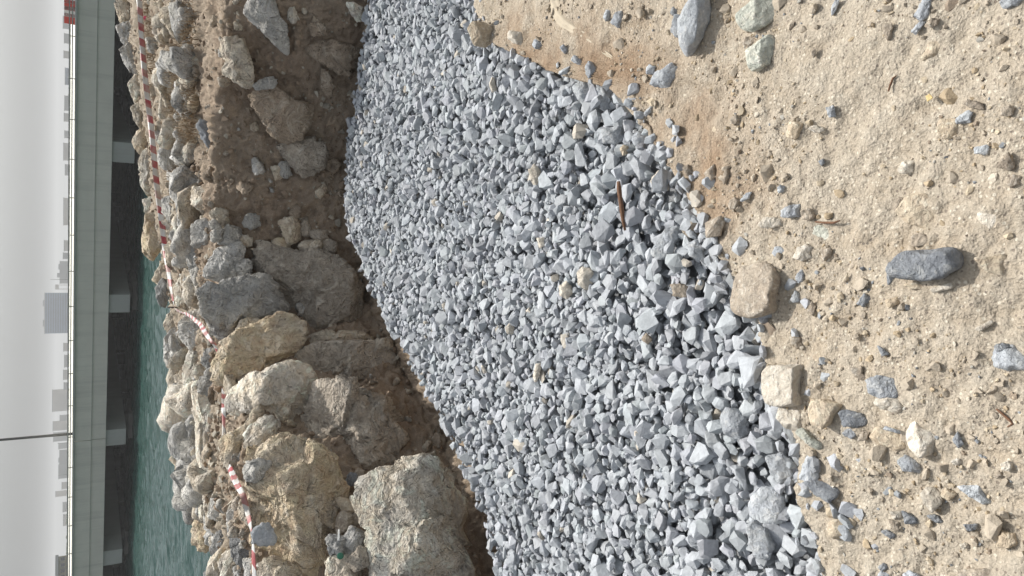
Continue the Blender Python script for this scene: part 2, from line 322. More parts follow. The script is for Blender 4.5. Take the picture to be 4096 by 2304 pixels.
def rock(name, reg, outline, mat, label, cat='boulder', depth=.75, toward=0.0, sub=None, rough=1.0, facets=12, base=None, group=None, up=0.0, sharp=18, lean=(.55, .52), scale=1.07):
    """a solid rock whose outline, place and size come from what is seen, with its own thickness, facets and relief"""
    _rs[0] += 1; r = np.random.default_rng(_rs[0])
    P = parse(reg, outline); c = centroid(P); pos = (base if base is not None else surf)(*c)
    if abs(pos[2]) < 1e-6: pos = pos+np.array([0, 0, float(sandz(pos)[0])])
    PLACED.append((*pos[:3], 0)) 
    view = pos-CAM; dist = np.linalg.norm(view); vn = view/dist; pos = pos-vn*toward+np.array([0, 0, up]); dist -= toward
    zd = float(np.dot(pos-CAM, -ZC)); sc = zd/F
    ax = XC-vn*np.dot(XC, vn); ax /= np.linalg.norm(ax); ay = np.cross(vn, ax); ay *= np.sign(np.dot(ay, -YC))   # ax: picture right, ay: picture down
    Rn = star(P, c)*sc*scale; size = float(Rn.mean())
    if sub is None: sub = 6 if size > .27 else 5 if size > .12 else (4 if size > .05 else 3)
    D, Fc = ico(sub)
    # bevelled polyhedron
    upv = np.array([np.dot([0, 0, 1], ax), np.dot([0, 0, 1], ay), np.dot([0, 0, 1], vn)])
    nn = r.normal(size=(facets, 3)); nn /= np.linalg.norm(nn, axis=1)[:, None]
    hh = r.uniform(.66, 1.0, facets)
    tj = upv*.82+np.array([0, 0, -lean[0]])+r.normal(size=3)*.2; fj = np.array([0, 0, -1.])+r.normal(size=3)*.3
    nn = np.vstack([nn, tj/np.linalg.norm(tj), fj/np.linalg.norm(fj)]); hh = np.append(hh, [lean[1], .72])
    dd = np.maximum(D@nn.T, 0)/hh; sp_ = sharp*2.2; rad = ((dd**sp_).sum(1)+1e-9)**(-1/sp_); rad = np.minimum(rad, 1.25)
    V = D*rad[:, None]
    n2_ = r.normal(size=(int(46*rough), 3)); n2_ /= np.linalg.norm(n2_, axis=1)[:, None]; h2_ = (V@n2_.T).max(0)*r.uniform(.90, 1.0, len(n2_))   # smaller chips
    dd = np.maximum(V@n2_.T, 0)/h2_; V = V*np.minimum(1, ((dd**60).sum(1)+1e-9)**(-1/60))[:, None]
    if sub >= 4 and rough > .6: V *= (1+cells(D, r, 13, .026, .14)+cells(D, r, 60, .008, .11))[:, None]
    q = D*2.0+r.uniform(0, 50, 3); V *= (1+.05*rough*fbm(q, 3)+.075*rough*fbm(q*2.9+3*fbm(q, 2)[:, None], 4, ridge=True)+.035*rough*fbm(q*7, 3))[:, None]
    th = np.arctan2(V[:, 1], V[:, 0]); rr = np.hypot(V[:, 0], V[:, 1]); nb = 96; k = ((th/(2*math.pi))*nb).round().astype(int) % nb
    sil = np.zeros(nb); np.maximum.at(sil, k, rr); sil = np.maximum(sil, .3); e = np.concatenate([sil[-3:], sil, sil[:3]]); sil = np.convolve(e, np.ones(7)/7, 'valid')
    f = (th/(2*math.pi)*nb) % nb; i0 = f.astype(int) % nb; i1 = (i0+1) % nb; fr = f-np.floor(f)
    g = (Rn[i0]*(1-fr)+Rn[i1]*fr)/(sil[i0]*(1-fr)+sil[i1]*fr)
    dz = depth*size; zc = V[:, 2]*dz
    W = ax*(V[:, 0]*g)[:, None]+ay*(V[:, 1]*g)[:, None]+vn*zc[:, None]
    PLACED[-1] = (*pos, size)
    me = mesh_np(name, W, Fc)
    o = add(name, me, M[mat], loc=pos); tag(o, label, cat, group); return o
def cells(D, r, K_, a, b):                # broken faces: every cell of the surface is a plane of its own, with ledges between
    S_ = r.normal(size=(K_, 3)); S_ /= np.linalg.norm(S_, axis=1)[:, None]; q = D*2.3+r.uniform(0, 40, 3)
    W_ = D+.16*np.stack([fbm(q+k*7.7, 3) for k in range(3)], 1); i = (W_@S_.T).argmax(1)
    return (a*r.normal(size=K_))[i]+((b*r.normal(size=(K_, 3)))[i]*(D-S_[i])).sum(1)
def R_(spec):
    for s in spec:
        kw = dict(s[6]) if len(s) > 6 else {}
        if 'toward' not in kw and s[1] in ('A2', 'A3', 'B2', 'B3'): kw.setdefault('scale', 1.16)
        rock(s[0], s[1], s[2], s[3], s[4], s[5] if len(s) > 5 else 'boulder', **kw)
# pixels the barrier tape runs through: region, x, y, distance in front of the rocks, twist
TP = [('A1', 1020, -170, .85, 0), ('A1', 1050, 0, .85, 5), ('A1', 1068, 240, .85, 8), ('A1', 1085, 480, .85, 5), ('A1', 1110, 700, .85, 10), ('A1', 1140, 960, .8, 5), ('A1', 1165, 1200, .8, 0), ('A1', 1190, 1449, .8, 0),
      ('A2', 1225, 250, .8, 10), ('A2', 1248, 450, .8, 20), ('A2', 1270, 590, .8, 40), ('A2', 1295, 760, .8, 70), ('A2', 1320, 870, .8, 95), ('A2', 1350, 900, .8, 70), ('A2', 1420, 930, .8, 45), ('A2', 1490, 980, .85, 30),
      ('A2', 1530, 1030, .85, 15), ('A2', 1570, 1090, .85, 20), ('A2', 1610, 1140, .8, 30), ('A2', 1645, 1200, .4, 50), ('A2', 1672, 1270, .2, 40), ('A3', 1690, 0, .0, 20), ('A3', 1692, 130, .25, 20), ('A3', 1690, 200, .34, 25), ('A3', 1688, 280, .25, 40),
      ('A3', 1690, 420, .1, 40), ('A3', 1706, 560, .25, 50), ('A3', 1740, 650, .4, 30), ('A3', 1790, 760, .45, 15), ('A3', 1830, 830, .42, 20), ('A3', 1852, 905, .34, 25), ('A3', 1868, 960, .15, 40), ('A3', 1886, 1050, .3, 60), ('A3', 1902, 1140, .38, 68),
      ('A3', 1912, 1290, .42, 48), ('A3', 1920, 1449, .42, 55), ('A3', 1930, 1600, .4, 50)]
TPX = np.array([[REG[a][0]+x/1.8867, REG[a][1]+y/1.8867] for a, x, y, _, _ in TP]); _t = np.linspace(0, len(TPX)-1, 400)
TPX = np.stack([np.interp(_t, np.arange(len(TPX)), TPX[:, k]) for k in (0, 1)], 1)
# ---- the piled armour rocks
R_([
 ('boulder','B3','525,620 560,520 640,470 740,425 830,405 960,450 1080,485 1160,570 1190,660 1260,760 1295,820 1250,880 1215,1000 1205,1110 1150,1180 1180,1260 1195,1310 1150,1385 1000,1390 860,1360 720,1310 660,1230 610,1160 600,900 560,760','o','huge rough tan boulder carrying two loose grey stones, tape passing behind it','boulder',dict(depth=.7,toward=.12,rough=1.2)),
 ('boulder','B3','1290,830 1400,700 1600,610 1780,540 1860,525 1887,545 2007,590 2107,700 2157,820 2237,940 2190,1080 2227,1200 2277,1350 2290,1500 1800,1600 1500,1580 1480,1449 1440,1240 1400,1050 1330,920','c','huge pitted tan boulder beside the ditch, cut off by the bottom edge of the picture','boulder',dict(depth=.6,rough=.9,scale=1.0,base=lambda x,y:at_d(x,y,3.75))),
 ('boulder','B3','1045,130 1100,30 1190,5 1330,10 1420,60 1480,110 1600,130 1620,210 1700,270 1800,390 1830,430 1750,460 1740,520 1690,590 1560,610 1450,640 1370,660 1300,600 1200,540 1100,480 1000,420 1010,330 1020,220','b','big grey brown boulder with a pale broken patch, between the two huge tan boulders','boulder',dict(depth=.7)),
 ('boulder','B3','405,130 440,50 500,-20 700,-110 850,-165 950,-150 1000,-110 1060,-50 1085,40 1045,130 1020,250 1000,370 960,435 870,400 790,340 760,260 700,230 620,190 560,270 490,230 430,200','c','cream boulder with a grey face and an ochre stain, above the grey brown boulder','boulder',dict(depth=.75,toward=.05)),
 ('boulder','B3','540,370 580,320 640,260 700,240 750,270 768,330 765,400 720,430 690,500 650,540 590,510 550,460','c','rounded cream rock leaning on the huge rough tan boulder','boulder',dict(toward=.1)),
 ('rock','B3','550,310 590,210 630,190 655,220 640,270 590,320','t','small knobbly tan rock wedged above the rounded cream rock','rock',dict(toward=.1)),
 ('rock','B3','520,650 560,590 630,565 700,590 728,640 710,690 660,735 590,740 545,710','g','loose round grey stone lying on top of the huge rough tan boulder','rock',dict(toward=.36)),
 ('rock','B3','600,1130 640,1090 680,1075 720,1110 745,1150 720,1190 660,1195 615,1165','sg','loose grey wedge shaped stone casting a shadow on the huge rough tan boulder','rock',dict(toward=.36)),
 ('boulder','B3','360,450 400,390 470,360 540,310 560,330 540,400 545,470 560,510 530,600 510,690 470,660 400,600 370,540','o','yellowish rock with a shaded hollow beside the rounded cream rock','boulder',{}),
 ('boulder','B3','85,290 130,210 180,300 185,430 200,560 225,680 215,800 225,950 190,1000 110,1045 95,950 85,800 75,640 110,540 95,430','g','long grey slab with a dark shaded side, on the ridge against the water','boulder',dict(toward=.1,depth=1.0)),
 ('boulder','B3','10,70 60,60 130,110 140,200 90,260 80,400 70,440 30,400 25,250','t','narrow brown rock on the ridge against the green water, above the long grey slab','boulder',dict(depth=1.0)),
 ('boulder','B3','135,150 130,20 250,0 400,130 350,200 370,350 340,500 350,620 300,720 240,640 190,500 170,300','c','broad pale tan rock with a rough sloping top, beside the long grey slab','boulder',dict(depth=.8)),
 ('boulder','B3','220,700 300,690 370,760 390,900 360,1000 250,980 225,850','c','pale grey and cream rock between the long grey slab and the tape','boulder',{}),
 ('boulder','B3','150,1050 220,960 330,930 380,960 370,1100 310,1200 240,1250 160,1180','o','rusty yellow ochre rock on the ridge at the end of the long grey slab','boulder',dict(depth=.9)),
 ('boulder','B3','410,1110 500,1070 600,1070 620,1180 690,1290 620,1350 480,1340 430,1220','d','dark grey block behind the huge rough tan boulder, crossed by the twisted tape','boulder',dict(toward=.05)),
 ('boulder','B3','400,990 460,930 540,960 560,1050 480,1095 430,1085','g','light grey rock above the dark grey block crossed by the tape','boulder',{}),
 ('rock','B3','500,950 560,905 615,930 612,1070 555,1040 520,990','t','tan rock on which the tape disappears, beside the huge rough tan boulder','rock',dict(toward=.12)),
 ('boulder','B3','290,1230 340,1060 430,1060 440,1200 470,1260 400,1300 330,1320','d','dark grey rock next to the rusty yellow ochre rock','boulder',{}),
 ('boulder','B3','235,1420 300,1310 390,1320 420,1400 380,1520 250,1520','d','dark grey ridge rock at the bottom edge of the picture, against the water','boulder',dict(depth=.9)),
 ('boulder','B3','370,1420 400,1290 470,1240 530,1330 590,1400 560,1520 400,1520','c','pale tan rock at the bottom edge, beside the dark grey ridge rock','boulder',{}),
 ('boulder','B3','520,1330 620,1320 720,1300 700,1400 640,1480 560,1500','g','grey rock at the end of the twisted tape, by the bottom edge','boulder',dict(toward=-.1)),
 ('boulder','B3','635,1410 680,1340 740,1310 830,1350 930,1390 950,1460 900,1540 650,1540','t','tan rock at the bottom edge under the end of the huge rough tan boulder','boulder',dict(toward=.05)),
 ('boulder','B2','205,740 260,700 400,670 560,630 680,620 720,690 800,800 840,910 760,920 690,930 640,960 560,950 490,980 470,1020 400,1110 350,1100 310,1060 260,990 230,890 210,800','g','big square grey boulder behind which the tape makes its bend','boulder',dict(depth=.8,toward=.12)),
 ('boulder','B2','620,520 680,430 760,420 860,470 950,475 1050,460 1150,490 1260,560 1340,660 1350,700 1365,800 1370,950 1360,1010 1300,1050 1150,1050 1060,1060 970,1030 960,980 850,920 840,880 790,780 740,690 690,630 620,580','b','very large smooth grey brown boulder standing in the ditch, two planes meeting at a ridge','boulder',dict(depth=.65,facets=9,rough=.8)),
 ('boulder','B2','965,1150 1050,1080 1160,1045 1290,1050 1440,1060 1480,1100 1480,1140 1300,1160 1100,1170 980,1210','t','narrow tan slab squeezed behind the brown grey block in the ditch','boulder',dict(depth=.9)),
 ('boulder','B2','970,1220 1050,1160 1200,1145 1450,1135 1590,1160 1620,1230 1650,1300 1620,1380 1540,1400 1440,1420 1250,1460 1100,1449 1050,1380 1030,1330 960,1280','b','oblong brown grey block with rounded end lying in the ditch below the cream boulder','boulder',dict(depth=.7,facets=10,rough=.9)),
 ('boulder','B2','330,1270 350,1190 410,1110 480,1040 540,1030 640,980 740,915 850,930 940,975 965,1030 960,1110 920,1200 910,1260 850,1290 760,1320 680,1360 600,1390 500,1430 380,1449 310,1420','o','tan boulder with a brown shaded face, next below the big square grey boulder','boulder',dict(depth=.75,toward=.08,rough=1.15)),
 ('rock','B2','470,1040 490,980 550,945 640,965 610,1010 520,1045','t','small tan rock in the gap between the square grey boulder and the tan boulder','rock',dict(toward=.15)),
 ('boulder','B2','225,600 270,510 320,430 420,395 490,375 525,440 510,490 470,540 450,590 470,650 360,695 300,660 240,640','g','light grey boulder with a rusty brown patch above the square grey boulder','boulder',dict(toward=.08)),
 ('boulder','B2','130,330 170,220 250,200 290,260 330,370 330,430 280,490 220,450 150,400','g','grey rock with a dark face above the rusty patched grey boulder','boulder',dict(toward=.05)),
 ('rock','B2','335,310 400,250 470,265 505,330 490,370 410,405 345,390','g','rounded grey rock below two small grey cobbles on the bank','rock',dict(toward=.06)),
 ('rock','B2','280,320 310,285 350,300 348,360 290,368','g','small faceted grey cobble between the rounded grey rocks','rock',dict(toward=.1)),
 ('rock','B2','270,240 300,215 335,250 345,285 310,290 280,270','g','small pale grey cobble next to the knobbly tan bank rock','rock',dict(toward=.1)),
 ('rock','B2','445,570 500,505 560,510 582,570 560,620 490,655 455,610','g','round grey rock under the rusty patched grey boulder','rock',dict(toward=.1)),
 ('boulder','B2','35,180 60,80 110,20 150,90 165,260 130,330 80,310 45,260','g','tall light grey rock on the bank top near the end of the straight tape','boulder',{}),
 ('boulder','B2','130,60 160,-40 330,-20 330,40 270,110 210,160 160,110','c','pale grey slab with an overhanging dark edge at the top of the earth bank','boulder',dict(toward=.05)),
 ('rock','B2','265,170 310,120 390,140 400,220 360,270 300,240','t','knobbly tan rock at the top corner of the earth bank','rock',dict(toward=.06)),
 ('boulder','B2','50,330 100,320 200,430 280,500 250,560 225,620 330,690 230,740 200,810 170,740 130,640 100,500','g','long light grey sloping rock running down to the big square grey boulder','boulder',dict(depth=.8)),
 ('boulder','B2','0,730 60,600 130,640 150,740 165,830 110,895 20,860','c','cream rock just below the bend of the tape','boulder',dict(toward=.05)),
 ('boulder','B2','-60,420 0,350 80,380 105,470 80,560 0,600 -50,540','t','tan rock with a shaded face below the straight tape, next to a cream rock','boulder',{}),
 ('boulder','B2','45,1000 110,920 200,900 245,960 262,1050 290,1120 190,1190 130,1180 60,1100','g','smooth grey rock behind the slack striped tape','boulder',{}),
 ('rock','B2','205,1270 240,1190 300,1160 345,1230 335,1310 250,1335','d','dark bluish grey rock where the slack tape dips out of sight','rock',dict(toward=.03)),
 ('boulder','B2','75,1330 110,1200 170,1180 230,1290 245,1380 190,1470 80,1450','c','pale rough rock below the smooth grey rock, toward the water','boulder',{}),
 ('boulder','B2','180,1449 240,1340 330,1300 400,1400 480,1430 440,1500 300,1530 200,1520','g','grey rock beside the tan boulder with the brown face','boulder',dict(toward=-.05)),
 ('rock','B2','790,230 850,190 910,190 940,280 930,370 860,400 825,330','t','upright brown rock half buried in the rubble slope of the ditch','rock',dict(toward=.06)),
 ('rock','B2','930,400 990,365 1100,360 1118,400 1080,440 960,455','t','flat brown slab lying in the rubble beside the very large grey brown boulder','rock',dict(toward=.06)),
 ('rock','B2','1025,300 1080,280 1150,290 1150,350 1080,362 1030,340','b','small brown block above the flat slab in the rubble','rock',dict(toward=.05)),
 ('rock','B2','745,390 780,355 840,365 845,415 780,425','o','small orange brown stone at the foot of the upright brown rock','rock',dict(toward=.05)),
 ('rock','B2','530,230 570,180 625,185 632,240 580,265','g','grey cobble in the rubble below the bank top','rock',dict(toward=.05)),
 ('rock','B2','495,360 540,340 575,370 560,405 505,405','t','small tan cobble in the rubble above the very large boulder','rock',dict(toward=.05)),
 ('rock','B2','960,200 1000,190 1020,270 1010,330 960,330 945,260','b','lumpy brown clod beside the upright brown rock','rock',dict(toward=.03)),
 ('rock','B2','1120,380 1160,360 1205,400 1195,460 1140,450','b','lumpy brown clod at the end of the flat slab','rock',dict(toward=.04)),
 # rocks in the earth bank
 ('rock','B1','380,300 530,290 555,400 575,470 575,560 560,660 480,640 400,580 350,540 390,460 360,400','t','flat squarish tan slab sticking out of the top of the earth bank','rock',dict(depth=.6,toward=0.11)),
 ('rock','B1','175,950 215,905 280,930 310,990 330,1030 290,1120 250,1125 210,1050','sd','smooth oval grey boulder at the top of the earth bank','rock',dict(toward=0.14,facets=30)),
 ('boulder','B1','530,100 600,-30 750,-60 790,130 835,190 825,340 850,375 810,415 740,330 640,220 570,150','g','large grey wedge of rock in the bank, cut by the top edge of the picture','boulder',dict(depth=.6,toward=0.11)),
 ('boulder','B1','600,700 700,660 800,680 900,760 1000,780 1035,810 1020,890 970,1000 900,1060 800,1070 720,1010 660,900 600,800','r','earth coated boulder in the middle of the bank with a shadow crack under it','boulder',dict(toward=.1,depth=.5,facets=10)),
 ('boulder','B1','780,1120 900,1050 1030,1040 1120,1080 1155,1170 1120,1260 1040,1310 960,1340 880,1250 820,1180','b','rounded grey brown boulder set in the bank above the gravel edge','boulder',dict(toward=.1,depth=.55,facets=11)),
 ('boulder','B1','1000,350 1200,310 1390,370 1390,430 1330,570 1250,560 1150,500 1040,430','r','flat brown shelf of rock at the foot of the bank','boulder',dict(toward=.1,depth=.5,facets=10)),
 ('rock','B1','590,640 680,590 740,580 765,640 720,670 620,672','g','small flat grey stone in the bank below the squarish tan slab','rock',dict(toward=0.10)),
 ('rock','B1','1310,40 1350,20 1430,70 1410,150 1370,160 1330,100','c','pale tan stone where the bank meets the gravel at the top of the picture','rock',dict(toward=0.11)),
 ('rock','B1','1120,530 1160,560 1185,640 1160,720 1120,660','r','narrow earthy rock beside the flat brown shelf','rock',dict(toward=0.09)),
 ('rock','B1','870,80 900,70 920,130 890,160 860,130','c','small chipped white stone in the bank near the grey wedge','rock',dict(toward=0.08)),
 ('rock','B1','800,1240 850,1230 865,1310 830,1330 800,1300','g','small grey stone below the rounded boulder in the bank','rock',dict(toward=0.09)),
 ('rock','B1','740,1270 790,1260 800,1330 760,1340','t','small tan stone next to the small grey stone in the bank','rock',dict(toward=0.09)),
 ('boulder','B1','1010,190 1090,160 1145,210 1130,260 1040,270','r','low earth covered hump of rock in the upper bank','boulder',dict(toward=.1,depth=.5)),
 ('rock','B1','1340,1000 1370,970 1405,1010 1400,1060 1360,1060','t','tan pebble at the bank foot beside grey gravel','rock',dict(toward=0.09)),
 # rocks along the ridge against the bridge
 ('rock','A1','882,30 940,-20 1000,40 1010,140 960,200 900,180','t','ridge rock at the very top edge of the picture, against the bridge','rock',{}),
 ('rock','A1','890,200 960,170 1030,150 1045,230 1000,340 920,330','g','grey ridge rock next to the top edge ridge rock','rock',{}),
 ('rock','A1','920,380 990,330 1040,380 1060,520 1000,575 940,480','g','knobbly grey ridge rock third from the top edge','rock',{}),
 ('rock','A1','975,640 1040,560 1090,640 1095,740 1010,790','c','cream ridge rock fourth from the top edge','rock',{}),
 ('rock','A1','1003,810 1090,760 1105,850 1090,960 1050,980 1015,900','t','tan ridge rock right before the first bridge pier','rock',{}),
 ('rock','A1','1007,1070 1050,990 1110,960 1115,1060 1085,1190 1040,1150','o','yellowish tan ridge rock in front of the nearest pier crosshead','rock',{}),
 ('rock','A1','1060,1210 1130,1110 1200,1220 1210,1400 1110,1480 1065,1400','c','pale ridge rock just past the nearest pier crosshead','rock',{}),
 ('rock','A1','1130,660 1200,600 1260,680 1265,830 1200,840 1140,750','t','tan rock under the straight tape, below the cream ridge rock','rock',{}),
 ('rock','A1','1165,950 1240,920 1295,1000 1265,1100 1190,1085','g','grey rock under the straight tape opposite the nearest pier','rock',{}),
 ('rock','A1','1155,240 1200,190 1265,220 1275,290 1200,305','b','brownish rock near the top edge, just below the tape','rock',{}),
 ('rock','A1','1240,440 1290,390 1340,420 1330,470 1260,480','g','small grey rock among the dry grass','rock',{}),
 ('rock','A1','1390,330 1420,295 1448,320 1440,365 1400,365','sd','small dark grey stone among the dry grass','rock',dict(toward=.03)),
 ('rock','A1','1220,1160 1320,1080 1370,1150 1360,1300 1280,1280','g','grey rock at the end of the dry grass, above the bank','rock',{}),
 ('rock','A1','1300,1320 1380,1270 1500,1320 1550,1420 1480,1500 1330,1480','g','wide grey rock at the crest next to the dry grass','rock',{}),
 ('rock','A2','1095,70 1180,20 1220,120 1150,185 1110,150','c','small cream ridge rock between the two nearest piers','rock',{}),
 ('boulder','A2','1085,350 1120,170 1190,180 1230,330 1240,430 1190,440 1150,510 1090,450','o','long yellow tan ridge rock halfway between the two nearest piers','boulder',{}),
 ('rock','A2','1165,650 1220,540 1270,590 1260,680 1200,700','o','ridge rock with a rusty side just before the second pier','rock',{}),
 ('rock','A2','1183,730 1230,660 1268,700 1262,800 1245,865 1200,830','d','dark grey ridge rock in front of the second pier','rock',{}),
 ('rock','A2','1285,410 1360,350 1415,420 1400,540 1340,590 1280,490','t','layered tan rock below the straight tape near its bend','rock',{}),
 ('rock','A2','1250,990 1300,890 1380,900 1370,1030 1280,1050','t','crumbly tan rock at the knot of the tape','rock',{}),
 ('boulder','A2','1247,1120 1290,1050 1350,1040 1380,1130 1370,1280 1320,1380 1253,1260','g','smooth pale grey ridge rock below the second pier, against the water','boulder',{}),
 ('rock','A2','1240,60 1330,20 1400,80 1380,210 1290,230 1240,150','g','light grey rock below the straight tape above the bank','rock',{}),
 ('rock','A2','1240,230 1300,190 1370,260 1350,350 1270,370','t','tan rock below the straight tape beside the light grey rock','rock',{}),
 ('rock','A2','1270,620 1340,590 1370,640 1320,760 1280,720','b','brown shaded rock under the straight tape right before the cream rock','rock',{}),
 ('rock','A2','1330,1400 1400,1340 1460,1400 1440,1500 1350,1520','t','tan ridge rock beside the narrow brown one above the long grey slab','rock',{}),
 # stones stacked in the gap between the two huge tan boulders
 ('rock','B3','1245,900 1270,875 1340,895 1372,940 1360,980 1290,960','st','tan cobble topmost in the gap between the two huge tan boulders','rock',dict(toward=.25)),
 ('rock','B3','1220,1040 1235,985 1270,960 1330,980 1348,1050 1290,1110 1230,1130','sb','brown grey cobble second in the gap between the two huge boulders','rock',dict(toward=.25)),
 ('rock','B3','1140,1180 1170,1140 1285,1155 1290,1230 1270,1280 1180,1288','g','dark striped cobble in the gap, touching the green bottle cap','rock',dict(toward=.28)),
 ('rock','B3','1285,1150 1320,1075 1400,1110 1438,1160 1400,1260 1320,1290 1275,1260','g','grey angular cobble in the gap beside the dark striped one','rock',dict(toward=.28)),
 ('rock','B3','1330,1330 1390,1258 1455,1285 1445,1350 1380,1382','b','grey cobble lowest against the huge pitted boulder in the gap','rock',dict(toward=.3)),
 ('rock','B3','1148,1370 1180,1310 1320,1300 1370,1370 1400,1420 1390,1510 1150,1510','c','pale cube shaped rock in the gap at the bottom edge of the picture','rock',dict(toward=.22)),
 ('rock','B3','1340,1010 1370,985 1398,1015 1380,1060 1345,1050','sb','small round brown pebble in the gap between the boulders','rock',dict(toward=.25)),
 ('rock','B3','1305,730 1320,685 1360,690 1375,740 1330,760','sd','small dark stone in the crack under the big grey brown boulder','rock',dict(toward=.1)),
 ('rock','B3','1355,680 1385,650 1420,665 1405,705 1370,710','sb','small brown stone next to the dark stone in the crack','rock',dict(toward=.1)),
 ('rock','C3','80,440 110,365 160,380 188,430 165,500 100,495','sb','single brown cobble lying in the dark ditch between boulder and gravel','rock',dict(up=.03)),
 ('rock','C3','310,800 340,755 365,780 360,830 325,835','sb','small brown pebble low in the dark ditch near the huge pitted boulder','rock',dict(up=.02)),
])
